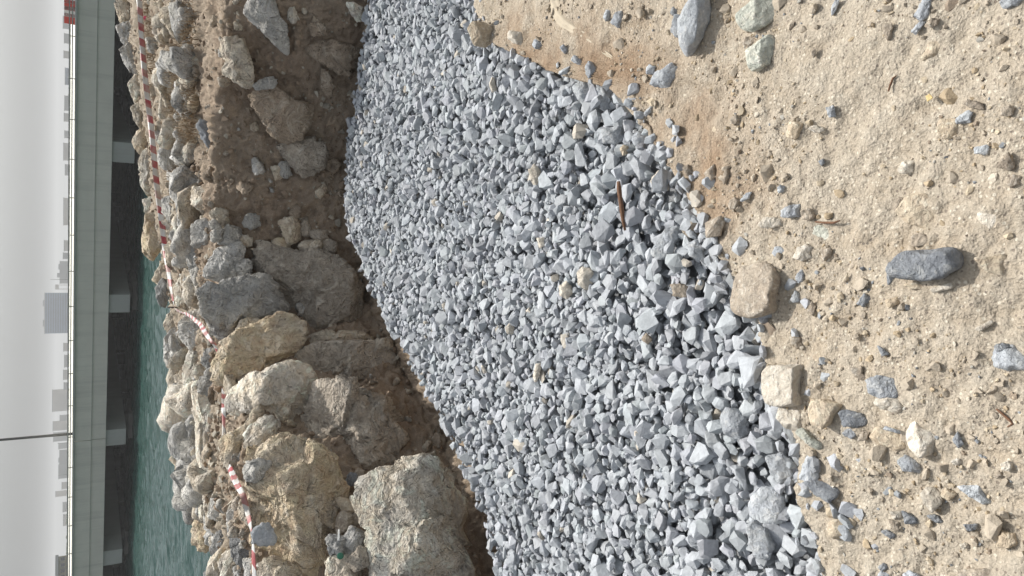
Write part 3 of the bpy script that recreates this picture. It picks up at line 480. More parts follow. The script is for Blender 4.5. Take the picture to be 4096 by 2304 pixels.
# ---- single stones on the sand terrace and odd ones on the gravel
gb = lambda x, y: at_z(x, y, ZG+.035)
FS = dict(depth=.72, sub=4, rough=.55, up=.008, facets=10, sharp=22, lean=(.1, .74), scale=1.04)
def S_(spec, **kw):
    for s in spec: rock(s[0], s[1], s[2], s[3], s[4], s[5] if len(s) > 5 else 'stone', **{**FS, **kw, **(s[6] if len(s) > 6 else {})})
S_([
 ('flat_stone','D2','90,820 120,660 170,570 280,540 370,545 440,610 455,680 430,780 425,890 330,930 240,950 150,930 95,890','sb','large flat brown veined stone overhanging the edge of the gravel','stone',dict(sub=5,up=.03,sharp=26,facets=2,rough=.18,lean=(.35,.5),depth=.9)),
 ('flat_stone','D2','345,1360 390,1310 640,1300 680,1340 665,1449 655,1580 590,1605 440,1610 360,1590 340,1500','sc','large square cream flat stone at the edge between sand and gravel','stone',dict(sub=5,up=.025,sharp=26,facets=2,rough=.15,lean=(.35,.5),depth=.9)),
 ('stone','D2','1305,590 1370,500 1420,450 1560,440 1640,440 1690,420 1780,420 1820,500 1825,570 1750,610 1700,650 1560,670 1430,660 1340,640','sd','large dark slate blue stone lying alone on the sand','stone',dict(sub=5,up=.03,depth=.95,facets=7,sharp=24,rough=.5)),
 ('stone','D2','440,140 500,100 570,95 575,180 510,195 450,185','sg','blue grey stone touching a small brown one on the sand'),
 ('stone','D2','578,150 640,120 692,180 650,212 600,205','sb','small brown stone touching the blue grey one'),
 ('stone','D2','260,250 320,195 440,190 500,220 460,260 380,270 290,265','sc','long pale flat stone beside the blue grey and brown pair'),
 ('stone','D2','1310,150 1370,40 1500,10 1560,70 1550,150 1600,230 1640,310 1530,290 1480,260 1390,230','st','large sandy tan slab casting a long shadow above the dark slate stone','stone',dict(sub=5,depth=.4)),
 ('stone','D2','1425,340 1470,308 1612,390 1570,432 1420,402','sb','brown oblong block between the tan slab and the dark slate stone'),
 ('stone','D2','1255,90 1290,35 1335,50 1320,130 1280,165','sb','brown upright stone beside the large sandy tan slab'),
 ('stone','D2','1245,560 1262,525 1290,590 1300,640 1280,700 1250,712','sd','thin dark sliver beside the dark slate stone'),
 ('stone','D2','525,490 560,420 620,390 672,430 660,490 590,525','sc','pale wedge stone with a shaded side near the flat brown veined stone'),
 ('stone','D2','718,440 790,420 797,490 740,522','sb','small dark brown block beside the pale wedge stone'),
 ('stone','D2','340,460 370,415 490,400 502,440 450,490 380,492','sg','half buried light grey stone near the flat brown veined stone','stone',dict(up=-.005)),
 ('stone','D2','618,310 640,250 750,230 842,270 830,350 700,372','sv','buried pale grey rock face flush with the sand','stone',dict(up=-.012)),
 ('pebble','D2','488,1130 520,1085 577,1100 580,1160 540,1188','sb','round brown pebble alone on the sand near the gravel edge','pebble',dict(facets=30)),
 ('pebble','D2','660,1240 740,1200 780,1250 750,1300 680,1290','st','round sandy pebble near the square cream flat stone','pebble',dict(facets=30,up=-.005)),
 ('stone','D2','1590,735 1740,680 1767,722 1640,757','sc','cream sliver just below the dark slate stone'),
 ('stone','D2','1380,700 1480,670 1550,725 1440,735','st','tan chip touching the underside of the dark slate stone'),
 ('stone','D2','1250,820 1330,788 1352,830 1280,882','st','short tan sliver with a shadow below the dark slate stone'),
 ('stone','D2','1190,1150 1230,1175 1272,1220 1220,1237','sd','dark pointed sliver alone on the sand'),
 ('stone','D2','1030,840 1080,760 1130,810 1080,870','sd','pair of dark purple chips fused together on the sand'),
 ('stone','D2','1120,1430 1190,1380 1300,1410 1332,1470 1310,1540 1200,1552 1120,1500','sg','light blue grey flat stone above the white faceted stone'),
 ('stone','D2','2050,1250 2110,1150 2190,1160 2275,1260 2265,1330 2150,1352 2070,1310','sg','pale blue grey flat stone near the right edge of the picture'),
 ('stone','D2','1910,500 2120,480 2112,632 2010,600','st','triangular tan flat stone to the right of the dark slate stone','stone',dict(depth=.4)),
 ('stone','D2','1910,190 1960,140 2100,180 2090,240 2000,282','sc','pale flat stone half sunk in sand near the right edge','stone',dict(up=-.006)),
 ('stone','D2','980,1335 1060,1310 1075,1370 1115,1400 1060,1420 1010,1390','sb','two toned brown and white stone with a shadow'),
 ('stone','D2','628,890 660,820 692,870 672,942','sb','greenish brown pebble right of the flat brown veined stone'),
 ('stone','D2','540,640 580,580 615,600 600,670 560,690','sg','grey chip beside the shadow of the flat brown veined stone'),
 ('stone','D2','485,810 520,740 550,770 545,830 500,835','sg','small grey stone in front of the flat brown veined stone'),
 ('stone','D2','50,90 90,40 145,60 130,120 70,135','sb','brownish flat chip at the corner of the sand near the gravel'),
 ('stone','D2','145,60 180,10 220,0 205,50 160,75','sg','small grey chip touching the brownish flat chip'),
 ('stone','D2','900,640 920,605 925,660 880,690','st','thin tan shard on the sand below the pale grey rock face'),
 ('stone','D2','1910,1030 2010,970 2035,990 1950,1050','sc','thin white stick shaped chip near the right edge'),
 ('pebble','D2','2070,1160 2130,1135 2205,1170 2150,1200 2090,1200','sd','dark blue pebble on the pale blue grey flat stone','pebble',dict(up=.015)),
 # block D1
 ('stone','D1','120,110 230,10 330,-20 460,0 472,60 430,140 330,200 250,240 180,220 130,170','sv','greenish grey crumbly stone at the top of the sand, larger of two','stone',dict(sub=5,up=.02)),
 ('stone','D1','180,380 270,320 330,270 412,300 405,400 380,500 300,542 220,520 190,440','sv','greenish grey faceted stone with a dark shadow, below the crumbly one','stone',dict(sub=5,up=.02)),
 ('stone','D1','140,320 170,280 260,285 250,330 190,360','sb','small brown stone between the two greenish grey stones'),
 ('stone','D1','1495,130 1530,10 1590,-20 1585,60 1595,130 1545,165','sg','grey stone with a strong shadow near the top edge of the picture'),
 ('stone','D1','1452,240 1500,170 1548,170 1515,220 1490,272','sg','curved grey stone below the one with the strong shadow'),
 ('stone','D1','1560,200 1600,150 1655,160 1640,200 1590,225','sb','small brown stone right of the curved grey stone'),
 ('stone','D1','1508,440 1540,330 1660,280 1695,390 1600,432','st','sandy tan lump with a curved shadow edge','stone',dict(up=-.005)),
 ('stone','D1','788,820 840,798 862,880 815,888','sg','small square grey stone beside two sandy lumps'),
 ('stone','D1','488,990 510,920 600,930 612,980 560,1052 500,1040','st','yellowish sandy lump beside a shadow hole'),
 ('stone','D1','640,970 700,945 802,985 790,1012 700,1000','sc','pale flat sliver next to the yellowish sandy lump'),
 ('stone','D1','1783,900 1850,840 1892,850 1882,930 1800,938','sg','light grey squarish stone right of a sandy clod'),
 ('stone','D1','1640,980 1660,910 1760,900 1805,960 1790,1040 1700,1050','st','big sandy clod with a shaded side','stone',dict(depth=.5)),
 ('stone','D1','1908,1120 1990,1095 2012,1130 1990,1172 1920,1160','sg','pale grey oblong stone below the light grey squarish stone'),
 ('stone','D1','2090,1260 2160,1150 2205,1250 2185,1295','sb','brown pointed stone near the right edge'),
 ('stone','D1','1840,790 1880,760 1970,790 2000,840 1900,820','sb','flat brown stone with its shadow near the right edge'),
 ('stone','D1','1310,1270 1350,1210 1432,1210 1405,1300 1340,1310','sc','white faceted stone beside a round shadow hole'),
 ('pebble','D1','48,905 90,865 150,890 140,930 80,940','sb','smooth brown pebble on the reddish sand','pebble',dict(facets=30)),
 ('pebble','D1','698,1215 730,1195 748,1225 725,1252','sd','small blue grey pebble alone on smooth sand','pebble',{}),
 ('stone','D1','2105,20 2160,-30 2262,-20 2245,50 2150,68','sg','grey stone cut by the top edge near the right corner'),
 ('stone','D1','1230,190 1290,190 1310,290 1275,315 1240,250','sb','small grey brown stone in the upper sand'),
 ('stone','D1','640,30 700,10 750,40 720,90 660,85','st','faint buried tan stone near the top edge','stone',dict(up=-.006)),
 ('stone','D1','835,60 860,-5 885,10 870,90 845,130','sg','narrow grey stone standing at the top edge'),
 ('stone','D1','690,400 715,370 725,430 705,445','sb','tiny brown shard on smooth upper sand'),
 ('stone','D1','2130,830 2180,800 2222,830 2200,880 2140,880','sb','brown lump by the right edge'),
 ('stone','D1','410,1420 430,1395 465,1410 455,1449 420,1460','sg','grey pebble at the middle of the sand near the tan slivers'),
 ('stone','D1','2165,1370 2200,1320 2250,1340 2240,1400 2190,1420','sb','brown stone low at the right edge'),
 ('stone','D1','0,1360 20,1280 50,1270 58,1330 20,1400','sb','brown curved stone on the reddish sand'),
 # block D3
 ('stone','D3','690,180 720,110 850,110 942,150 910,220 850,290 780,332 700,292','st','tan pyramid shaped stone with a dark shadow next to the square cream flat stone','stone',dict(sub=5,up=.02,depth=.8)),
 ('stone','D3','420,250 450,160 560,160 650,200 652,290 560,342 480,332','sc','sandy pale stone between gravel and the pyramid shaped stone','stone',dict(sub=5)),
 ('stone','D3','910,225 960,190 1080,220 1112,280 1030,322 940,312','sd','dark stone in the shadow of the pyramid shaped stone'),
 ('stone','D3','600,370 650,320 720,400 800,440 765,502 690,460','sv','grey green wedge with sand on its top'),
 ('stone','D3','622,690 680,540 740,525 772,640 745,722 670,737','sg','tall triangular grey stone at the gravel edge','stone',dict(sharp=24)),
 ('stone','D3','658,740 750,720 880,760 907,810 820,887 720,812','sd','dark and cream split stone touching the triangular one','stone',dict(sharp=24)),
 ('stone','D3','832,1090 870,1020 940,1013 972,1080 977,1142 870,1152','st','smooth tan block alone on the sand','stone',dict(sharp=24)),
 ('stone','D3','1130,400 1190,320 1300,320 1390,360 1412,480 1330,502 1200,452','st','broad tan stone dusted with sand','stone',dict(sub=5)),
 ('stone','D3','1400,360 1470,270 1600,310 1642,410 1600,500 1480,557 1420,480','sc','broad pale stone beside the dusted tan one','stone',dict(sub=5)),
 ('stone','D3','1338,590 1400,530 1500,600 1492,662 1380,652','sg','light grey faceted stone below the broad pale stone'),
 ('stone','D3','1493,850 1540,780 1610,790 1645,860 1600,930 1550,967','sc','pale pointed wedge casting a double shadow','stone',dict(depth=.8,up=.012)),
 ('stone','D3','1640,840 1680,780 1752,830 1690,882','st','tan stone in the shadow of the pale pointed wedge'),
 ('stone','D3','1790,780 1940,758 1992,880 1940,902 1860,842','sg','grey slanting slab with a shadow at its end','stone',dict(sharp=24)),
 ('stone','D3','1748,420 1790,350 1817,450 1780,482','sd','dark upright wedge on the open sand'),
 ('stone','D3','1370,950 1482,1010 1470,1042 1380,1052','sd','dark blue wedge touching a brown chip'),
 ('stone','D3','1278,1010 1350,1040 1340,1102 1300,1092','sb','brown chip touching the dark blue wedge'),
 ('stone','D3','1275,960 1350,950 1365,1000 1300,1015','sc','pale chip above the brown chip'),
 ('stone','D3','1218,1110 1260,1090 1317,1130 1280,1162','sd','small slate blue stone below the brown chip'),
 ('stone','D3','2078,1220 2120,1100 2200,1130 2212,1190 2150,1232','st','tan cone shaped stone with a shadow at the right side','stone',dict(depth=.8,up=.012)),
 ('stone','D3','1790,1460 1850,1400 1990,1390 2092,1420 2105,1510 1800,1510','sb','purple brown stone cut by the bottom edge','stone',dict(sub=5)),
 ('stone','D3','1158,140 1240,90 1330,100 1382,170 1330,222 1230,182','sc','white faceted stone next to the light blue grey flat stone'),
 ('pebble','D3','1738,580 1790,553 1812,590 1770,612','sc','white pebble on the open sand beside the broad pale stone','pebble',{}),
 ('pebble','D3','1778,1215 1820,1195 1842,1230 1800,1252','sc','white rough pebble low in the sand','pebble',{}),
 ('stone','D3','1818,1060 1920,1055 1902,1090 1850,1112','sd','black blue stone in the lower sand'),
 ('stone','D3','1203,1370 1250,1338 1272,1370 1230,1402','sd','dark round pebble near the bottom edge'),
 ('stone','D3','1200,1450 1230,1400 1282,1420 1275,1482 1220,1490','sg','light grey stone at the bottom edge below the dark round pebble'),
 ('stone','D3','1368,1450 1430,1400 1492,1440 1482,1502 1390,1502','sg','second light grey stone at the bottom edge'),
 ('stone','D3','918,370 990,308 1022,380 980,412','sg','grey stone below the dark stone in shadow'),
 ('stone','D3','1040,420 1080,350 1125,360 1100,420','sb','brown curved chip beside the grey stone'),
 ('stone','D3','2130,600 2180,570 2215,600 2180,650 2140,640','sc','pale pebble by the right edge'),
 ('stone','D3','2060,690 2100,645 2118,680 2080,712','sb','brown pebble near the pale one by the right edge'),
 ('stone','D3','1000,570 1040,545 1080,580 1040,602','sg','half buried grey pebble on the smooth sand','stone',dict(up=-.004)),
 ('stone','D3','1530,1000 1590,985 1645,1040 1590,1050','sd','flat slate chip below the pale pointed wedge'),
 ('stone','D3','1990,1030 2030,1000 2075,1040 2020,1080','sd','dark chip above the tan cone'),
 ('stone','D3','1270,330 1300,310 1390,340 1380,362','sg','thin grey slab edge on top of the dusted tan stone','stone',dict(up=.03)),
 # block C1
 ('stone','C1','1935,170 1980,60 2050,-40 2150,-30 2182,120 2182,260 2100,412 2020,432 1960,332 1945,240','sg','large blue grey prism shaped stone at the top edge of the picture','stone',dict(sub=5,up=.03,depth=.85,sharp=24)),
 ('stone','C1','1853,200 1870,110 1940,120 1947,200 1940,260 1900,277 1860,240','sg','blue grey stone leaning on the large prism shaped stone'),
 ('stone','C1','1848,90 1865,50 1902,80 1900,110 1865,115','sd','small dark stone above the leaning blue grey stone'),
 ('stone','C1','1705,620 1730,560 1800,520 1850,480 1890,510 1902,600 1870,662 1780,657','sg','grey rounded triangular stone lying alone on the sand near a small cube'),
 ('stone','C1','1678,530 1700,488 1747,510 1742,560 1690,562','sg','small grey cube beside the rounded triangular stone'),
 ('stone','C1','383,230 420,180 520,190 577,230 572,320 520,367 430,352','st','round tan sandy rock on the rim of the gravel near the top edge','stone',dict(sub=5,up=.03)),
 ('stone','C1','633,290 660,240 730,250 802,300 790,352 700,332','sc','white broken stone on the rim of the gravel'),
 ('stone','C1','820,340 850,290 925,330 920,365 850,372','sg','grey stone beside the white broken stone'),
 ('stone','C1','1418,170 1450,100 1500,88 1517,160 1480,212','sg','pale grey stone in the sand below the buried sheet'),
 ('stone','C1','1365,130 1385,80 1420,90 1415,150 1385,165','sg','small grey stone next to the pale grey one below the buried sheet'),
 ('stone','C1','2118,1310 2190,1238 2212,1330 2170,1372','sb','brown triangular chip in the sand'),
 ('stone','C1','1948,1270 1990,1240 2022,1290 1990,1332','sb','small brown stone in the reddish sand by the gravel'),
 ('stone','C1','1655,850 1710,795 1715,840 1670,882','sg','grey chip at the corner of sand and gravel'),
 ('stone','C1','1050,370 1080,340 1120,390 1090,412','sg','grey chip on the sand slope above the gravel rim'),
 ('stone','C1','1120,460 1150,420 1225,480 1200,505','sg','flat grey chip embedded in the sand slope'),
 ('stone','C1','1225,520 1250,465 1320,500 1330,570 1250,590','sg','blocky grey stone on the corner of the gravel rim'),
 ('stone','C2','1985,250 2040,190 2140,170 2165,220 2150,330 2050,345 2000,310','sb','brown veined rock hanging over the gravel rim','stone',dict(sub=5,up=.03)),
 ('stone','C2','2150,235 2264,180 2300,230 2270,330 2160,350','sb','second brown veined rock behind the one hanging over the rim','stone',dict(sub=5,up=.02)),
])
S_([
 ('gravel_block','C1','1133,680 1180,620 1280,630 1312,760 1270,812 1200,782','sg','large light grey block on the gravel, nearest the sand slope'),
 ('gravel_block','C1','1310,610 1400,590 1452,700 1442,830 1350,822','sg','large grey block wedged beside the light one at the gravel rim'),
 ('gravel_block','C1','1348,980 1500,950 1552,1040 1450,1092 1370,1072','sg','large flat grey block on the gravel near the brown sand'),
 ('gravel_block','C1','1578,1060 1620,990 1700,1020 1712,1110 1640,1132','sg','rounded grey block on the gravel rim'),
 ('gravel_block','C1','1718,1370 1780,1288 1850,1340 1852,1430 1780,1452','sc','pale cream grey block on the gravel rim'),
 ('gravel_block','C1','798,490 850,448 922,480 925,540 850,562','sd','dark round stone at the gravel rim'),
 ('gravel_block','C1','1688,1140 1740,1060 1802,1150 1780,1202','sg','wedge shaped grey block along the gravel rim'),
 ('gravel_block','C2','1768,370 1830,280 1930,240 1962,330 1900,400 1840,500 1780,512 1720,460','sg','largest pale grey slab on the gravel beside the brown veined rocks','stone',dict(sub=5)),
 ('gravel_block','C2','1998,400 2060,360 2122,400 2122,500 2080,532 2020,480','sg','oval grey block under the brown veined rocks'),
 ('gravel_block','C2','1168,620 1200,565 1270,580 1292,660 1250,742 1180,702','sc','cream block in the middle of the grey gravel'),
 ('gravel_block','C2','1028,720 1090,660 1132,750 1090,812 1040,782','sc','cream pointed block beside the cream block in the gravel'),
 ('gravel_block','C2','1875,700 1990,690 2052,760 1990,802 1900,782','sb','brown stained block on the gravel near the flat brown stone'),
 ('gravel_block','C2','860,350 910,340 920,400 880,430','sc','small pitted cream block among grey gravel'),
 ('gravel_block','C2','620,1030 650,990 690,1020 680,1070 640,1070','sc','small white cream block among the fine gravel'),
 ('gravel_block','C2','1650,1110 1690,1060 1732,1110 1700,1150','sb','brown chunk lying on the gravel'),
 ('gravel_block','C2','830,1400 850,1300 895,1290 885,1370 850,1440','sc','cream upright sliver on the gravel'),
 ('gravel_block','C1','500,640 520,580 545,610 555,680 520,700','sc','pinkish cream sliver in the upper gravel'),
 ('gravel_block','C1','1488,1130 1510,1095 1550,1110 1545,1160 1510,1180','st','yellow tan block in the gravel near the rim'),
 ('gravel_block','C1','800,1290 840,1240 890,1290 890,1400 850,1420 815,1360','sc','cream knobbly block in the upper middle of the gravel'),
 ('gravel_block','D3','40,180 130,190 200,260 190,340 140,430 30,380 0,280','sg','large grey block in the lower gravel near the sandy pale stone'),
 ('gravel_block','D3','205,910 300,790 430,780 475,900 440,1040 300,1035 240,990','sg','large pale grey shield shaped block low in the gravel'),
 ('gravel_block','D3','205,1080 260,1020 370,1050 392,1190 340,1310 250,1290 210,1190','sg','large rounded grey block at the foot of the shield shaped one'),
 ('gravel_block','D3','350,560 460,500 530,600 520,700 430,750 370,650','sg','faceted grey block at the gravel rim beside the triangular stone'),
], base=gb, depth=.7, up=.01)
# ------------------------------------------------------------------ crushed stone: angular hulls
def hulls(n, seed, pts=(14, 22), asp=((.58, .95), (.36, .7)), roundish=0):
    r = np.random.default_rng(seed); out = []
    for k in range(n):
        P = r.normal(size=(r.integers(*pts), 3)); P /= np.linalg.norm(P, axis=1)[:, None]
        P = np.sign(P)*np.abs(P)**(.8 if not roundish else 1); P *= r.uniform(.82, 1.05, len(P))[:, None]
        P *= np.array([1, r.uniform(*asp[0]), r.uniform(*asp[1])])
        bm = bmesh.new()
        for p in P: bm.verts.new(p)
        ret = bmesh.ops.convex_hull(bm, input=bm.verts); bmesh.ops.delete(bm, geom=list({g for g in ret['geom_interior'] if isinstance(g, bmesh.types.BMVert)}), context='VERTS')
        bmesh.ops.triangulate(bm, faces=bm.faces[:]); bmesh.ops.recalc_face_normals(bm, faces=bm.faces[:]); bm.verts.index_update()
        V = np.array([v.co[:] for v in bm.verts]); Fc = np.array([[v.index for v in f.verts] for f in bm.faces]); bm.free()
        V -= (V.max(0)+V.min(0))/2; V /= np.abs(V).max(); out.append((V, Fc))
    return out
def rotm(r, tilt):
    from mathutils import Euler
    return np.array(Euler((r.normal()*tilt, r.normal()*tilt, r.uniform(0, 6.283))).to_matrix())
def merge(name, items, hl, mat, tints=None, smooth=False):   # items: (variant, R, size, pos)
    V, Fc, T, b = [], [], [], 0
    for i, (k, Rm, s, p) in enumerate(items):
        v, f = hl[k]; V.append((v*s)@Rm.T+p); Fc.append(f+b); b += len(v)
        if tints is not None: T.append(np.repeat(np.append(tints[i], 1)[None], len(v), 0))
    me = mesh_np(name, np.concatenate(V), np.concatenate(Fc), smooth)
    if tints is not None:
        a = me.attributes.new('tint', 'FLOAT_COLOR', 'POINT'); a.data.foreach_set('color', np.concatenate(T).astype(np.float32).ravel())
    return add(name, me, mat)
def tint(r, n, warm=.013):
    base = np.array([.42, .438, .462]); v = r.uniform(.84, 1.12, n)[:, None]; c = base*v; c *= 1+r.normal(size=(n, 3))*.008
    wm = r.random(n) < warm; c[wm] = np.array([.56, .51, .44])*r.uniform(.75, 1.1, wm.sum())[:, None]
    dk = r.random(n) < .07; c[dk] *= .8
    return c
HL = hulls(48, 3)
r = np.random.default_rng(11)
Ej, Fj = PX[:, 4], PX[:, 6]; j0, j1 = 40-9, len(PX)-40+9
mid = (Ej+Fj)/2; wid = np.linalg.norm((Fj-Ej)[:, :2], axis=1); stp = np.linalg.norm(np.gradient(mid[:, :2], axis=0), axis=1)
pr = (wid*stp)[j0:j1]; pr = pr/pr.sum(); area = float((wid*stp)[j0:j1].sum())
x0, y0, cs = -5.5, .2, .006; H = np.full((int(7.5/cs), int(12/cs)), -.148)
for a in range(j0, j1):                    # the bed rises toward the sand rim
    for wv in np.arange(0, .3, .004):
        q = Ej[a]+(Fj[a]-Ej[a])*wv; ix, iy = int((q[0]-x0)/cs), int((q[1]-y0)/cs)
        if 3 < iy < H.shape[0]-3 and 3 < ix < H.shape[1]-3: H[iy-1:iy+2, ix-2:ix+3] = -.148+.065*(1-wv/.3)
B_ = H.copy()
NS = int(area*2200); items = []
jj = r.choice(np.arange(j0, j1), size=(NS, 5), p=pr)+r.random((NS, 5)); ww = r.uniform(.0, 1.045, (NS, 5))
for i in range(NS):
    best = None
    for k in range(5):
        a = int(jj[i, k]); fr = jj[i, k]-a; a2 = min(a+1, len(PX)-1); e = Ej[a]*(1-fr)+Ej[a2]*fr; f = Fj[a]*(1-fr)+Fj[a2]*fr; q = e+(f-e)*ww[i, k]
        ix, iy = int((q[0]-x0)/cs), int((q[1]-y0)/cs)
        if not (12 < iy < H.shape[0]-12 and 12 < ix < H.shape[1]-12): continue
        h = H[iy, ix]
        if best is None or h < best[0]: best = (h, q, ix, iy, ww[i, k])
    if best is None: continue
    _, q, ix, iy, wv = best
    s = float(np.clip(np.exp(r.normal(math.log(.0172), .38)), .007, .042))*(1+.22*max(0, 1-wv/.3))*(1 if i > NS*.25 else 1.1)
    k = r.integers(len(HL)); Rm = rotm(r, .42); v = (HL[k][0]*s)@Rm.T; ex, ey, ez = np.abs(v).max(0)
    nx, ny = max(1, int(ex/cs)), max(1, int(ey/cs)); nx, ny = min(nx, 11), min(ny, 11)
    gx, gy = np.meshgrid(np.arange(-nx, nx+1)*cs/ex, np.arange(-ny, ny+1)*cs/ey); pf = np.sqrt(np.clip(1-gx*gx-gy*gy, 0, 1))*ez*.85
    sl_ = (slice(iy-ny, iy+ny+1), slice(ix-nx, ix+nx+1)); ms = pf > 0
    z = np.quantile((H[sl_]+pf)[ms], .72)-.1*ez
    z = min(z, B_[iy, ix]+.07+ez*.2)
    H[sl_] = np.where(ms, np.maximum(H[sl_], z+pf), H[sl_]); items.append((k, Rm, s, np.array([q[0], q[1], z])))
# spilled stones on the ditch side and along the sand rim
for i in range(700):
    a = r.integers(j0, j1); q = Fj[a]+(PX[a, 7]-Fj[a])*r.random()*1.1; k = r.integers(len(HL)); s = r.uniform(.012, .032); items.append((k, rotm(r, .6), s, q+np.array([0, 0, s*.3])))
for i in range(150):
    a = r.integers(j0, j1); bd = (Fj[a]-Ej[a])[:2]; bd = bd/np.hypot(*bd); q = Ej[a].copy(); q[:2] -= bd*(r.random()**2*.2-.03); s = r.uniform(.008, .026); q[2] = float(sandz(q)[0])+s*.15; items.append((r.integers(len(HL)), rotm(r, .5), s, q))
pos = np.array([it[3] for it in items]); sz = np.array([it[2] for it in items]); px = proj(pos); dist = np.linalg.norm(pos-CAM, axis=1)
tn = tint(r, len(items))
iy = np.clip(((pos[:, 1]-y0)/cs).astype(int), 0, H.shape[0]-1); ix = np.clip(((pos[:, 0]-x0)/cs).astype(int), 0, H.shape[1]-1)
vis = (H[iy, ix]-pos[:, 2] < sz*.75) & (px[:, 0] > 0) & (px[:, 0] < 4096) & (px[:, 1] > 0) & (px[:, 1] < 2304)
rank = np.where(vis, sz/dist, 0); top = set(np.argsort(-rank)[:300].tolist())
cme = [mesh_np('crushed_stone', v, f, False) for v, f in HL]
for m_ in cme: m_.materials.append(M['chip_o'])
for i in sorted(top):
    k, Rm, s, p_ = items[i]; o = bpy.data.objects.new('crushed_stone', cme[k]); COL.objects.link(o)
    o.matrix_world = Matrix.LocRotScale(Vector(p_), Matrix(Rm.tolist()), Vector((s, s, s))); o.color = (*tn[i], 1)
    tag(o, 'loose angular piece of crushed grey stone in the gravel band', 'crushed stone', 'larger crushed stones of the gravel band')
rest = [i for i in range(len(items)) if i not in top]
tag(merge('gravel', [items[i] for i in rest], HL, M['chip_a'], tn[rest]), 'band of small crushed grey stones between sand and ditch', 'gravel', kind='stuff')
# ------------------------------------------------------------------ pebbles in the sand
HP = hulls(24, 5, pts=(12, 20), asp=((.7, 1), (.45, .75)), roundish=1)
def ptint(r, n):
    pal = np.array([[.50, .42, .31], [.44, .35, .24], [.58, .52, .43], [.30, .24, .185], [.30, .315, .33], [.20, .21, .225], [.40, .38, .34]]); wts = [.36, .28, .10, .10, .08, .02, .06]
    return pal[r.choice(7, n, p=wts)]*r.uniform(.85, 1.12, n)[:, None]
def sand_spots(n, margin=14):
    out = []
    while len(out) < n:
        q = np.stack([r.uniform(-1.7, 2.6, n*2), r.uniform(-.1, 3.4, n*2), np.zeros(n*2)], 1); p_ = proj(q)
        ok = (p_[:, 0]/K > np.interp(p_[:, 1]/K, yd, nv)+margin) & (p_[:, 0] < 4900); out += list(q[ok])
    return np.array(out[:n])
PL = np.array(PLACED)
FSN = PL[(np.abs(PL[:, 2]) < .09) & (PL[:, 1] < 3.6)]
def banked(P):                             # sand heaped against the half sunk stones
    P = np.atleast_2d(P); z = np.zeros(len(P))
    for x_, y_, _, s_ in FSN:
        d2 = np.hypot(P[:, 0]-x_, P[:, 1]-y_); near = d2 < s_*2.6; z[near] += .17*s_*np.exp(-((d2[near]-s_*.8)/(.55*s_))**2)*(1+.9*noise(P[near]*np.array([1, 1, 0])*30))
    return z
co_ = np.zeros(len(ground.data.vertices)*3, np.float32); ground.data.vertices.foreach_get('co', co_); co_ = co_.reshape(-1, 3); mk = (zz < .2) & (np.abs(co_[:, 2]) < .15) & (co_[:, 1] > -.5)
co_[mk, 2] += banked(co_[mk]); ground.data.vertices.foreach_set('co', co_.ravel()); ground.data.update()
q = sand_spots(900); items = []; free = []
dens = fbm(q*1.7+5, 2)
for i in range(len(q)):
    if np.any((np.hypot(PL[:, 0]-q[i, 0], PL[:, 1]-q[i, 1]) < PL[:, 3]+.012)): continue
    free.append(i)
q = q[free]; dens = dens[free]; sel = np.argsort(-(dens+r.random(len(q))*.8)); q = q[sel][:200]
pp = proj(q); zz_ = sandz(q)+banked(q); pt = ptint(r, len(q)); pme = [mesh_np('pebble', v, f, False) for v, f in HP]
for m_ in pme: m_.materials.append(M['chip_o'])
for i in range(len(q)):
    s = float(np.clip(np.exp(r.normal(math.log(.0105), .35)), .007, .022)); k = r.integers(len(HP)); o = bpy.data.objects.new('pebble', pme[k]); COL.objects.link(o)
    o.matrix_world = Matrix.LocRotScale(Vector((q[i, 0], q[i, 1], zz_[i]-s*.05)), Matrix(rotm(r, .4).tolist()), Vector((s, s, s))); o.color = (*pt[i], 1)
    tag(o, 'small pebble sunk in the beige sand', 'pebble', 'small pebbles strewn over the sand')
q = sand_spots(20000, 1); q[:, 2] = sandz(q)+banked(q); n = len(q); dens = fbm(q*3.1, 3); keep = dens*2.2+r.random(n)*.7 > .32; q = q[keep]; n = len(q)
ss = np.clip(np.exp(r.normal(math.log(.0030), .5, n)), .0014, .011); tnt = ptint(r, n); cl = r.random(n) < .16; ss[cl] *= 2.3; tnt[cl] = np.array([.43, .37, .295])*r.uniform(.9, 1.1, cl.sum())[:, None]   # crumbs of sand among the grit
tag(merge('sand_grit', [(r.integers(len(HP)), rotm(r, .6), ss[i], q[i]+np.array([0, 0, ss[i]*.2])) for i in range(n)], HP, M['chip_a'], tnt), 'fine grit and tiny pebbles scattered over the sand', 'grit', kind='stuff')
# ------------------------------------------------------------------ rubble on the earth bank and the ridge
rowz = zone; rb = np.where((rowz > 1.9) & (rowz < 2.62))[0]; rc = np.where((rowz >= 2.45) & (rowz <= 3))[0]; rc = rc[:-34]
rk = []
for k in range(14):
    D, Fc = ico(3); rr = np.random.default_rng(900+k); nn = rr.normal(size=(13, 3)); nn /= np.linalg.norm(nn, axis=1)[:, None]; hh = rr.uniform(.62, 1, 13)
    rad = (((np.maximum(D@nn.T, 0)/hh)**16).sum(1)+1e-9)**(-1/16); V = D*np.minimum(rad, 1.3)[:, None]*(1+.08*fbm(D*2+k*9, 3)+.06*fbm(D*5+k, 3)+cells(D, rr, 9, .05, .22))[:, None]
    V *= np.array([1, rr.uniform(.65, .95), rr.uniform(.5, .8)]); rk.append((V/np.abs(V).max(), Fc))
RB = {}
def rme(k, mt):
    if (k, mt) not in RB: me = mesh_np('rubble_rock', *rk[k]); me.materials.append(M[mt]); RB[(k, mt)] = me
    return RB[(k, mt)]
cnt = 0
PL = np.array(PLACED)
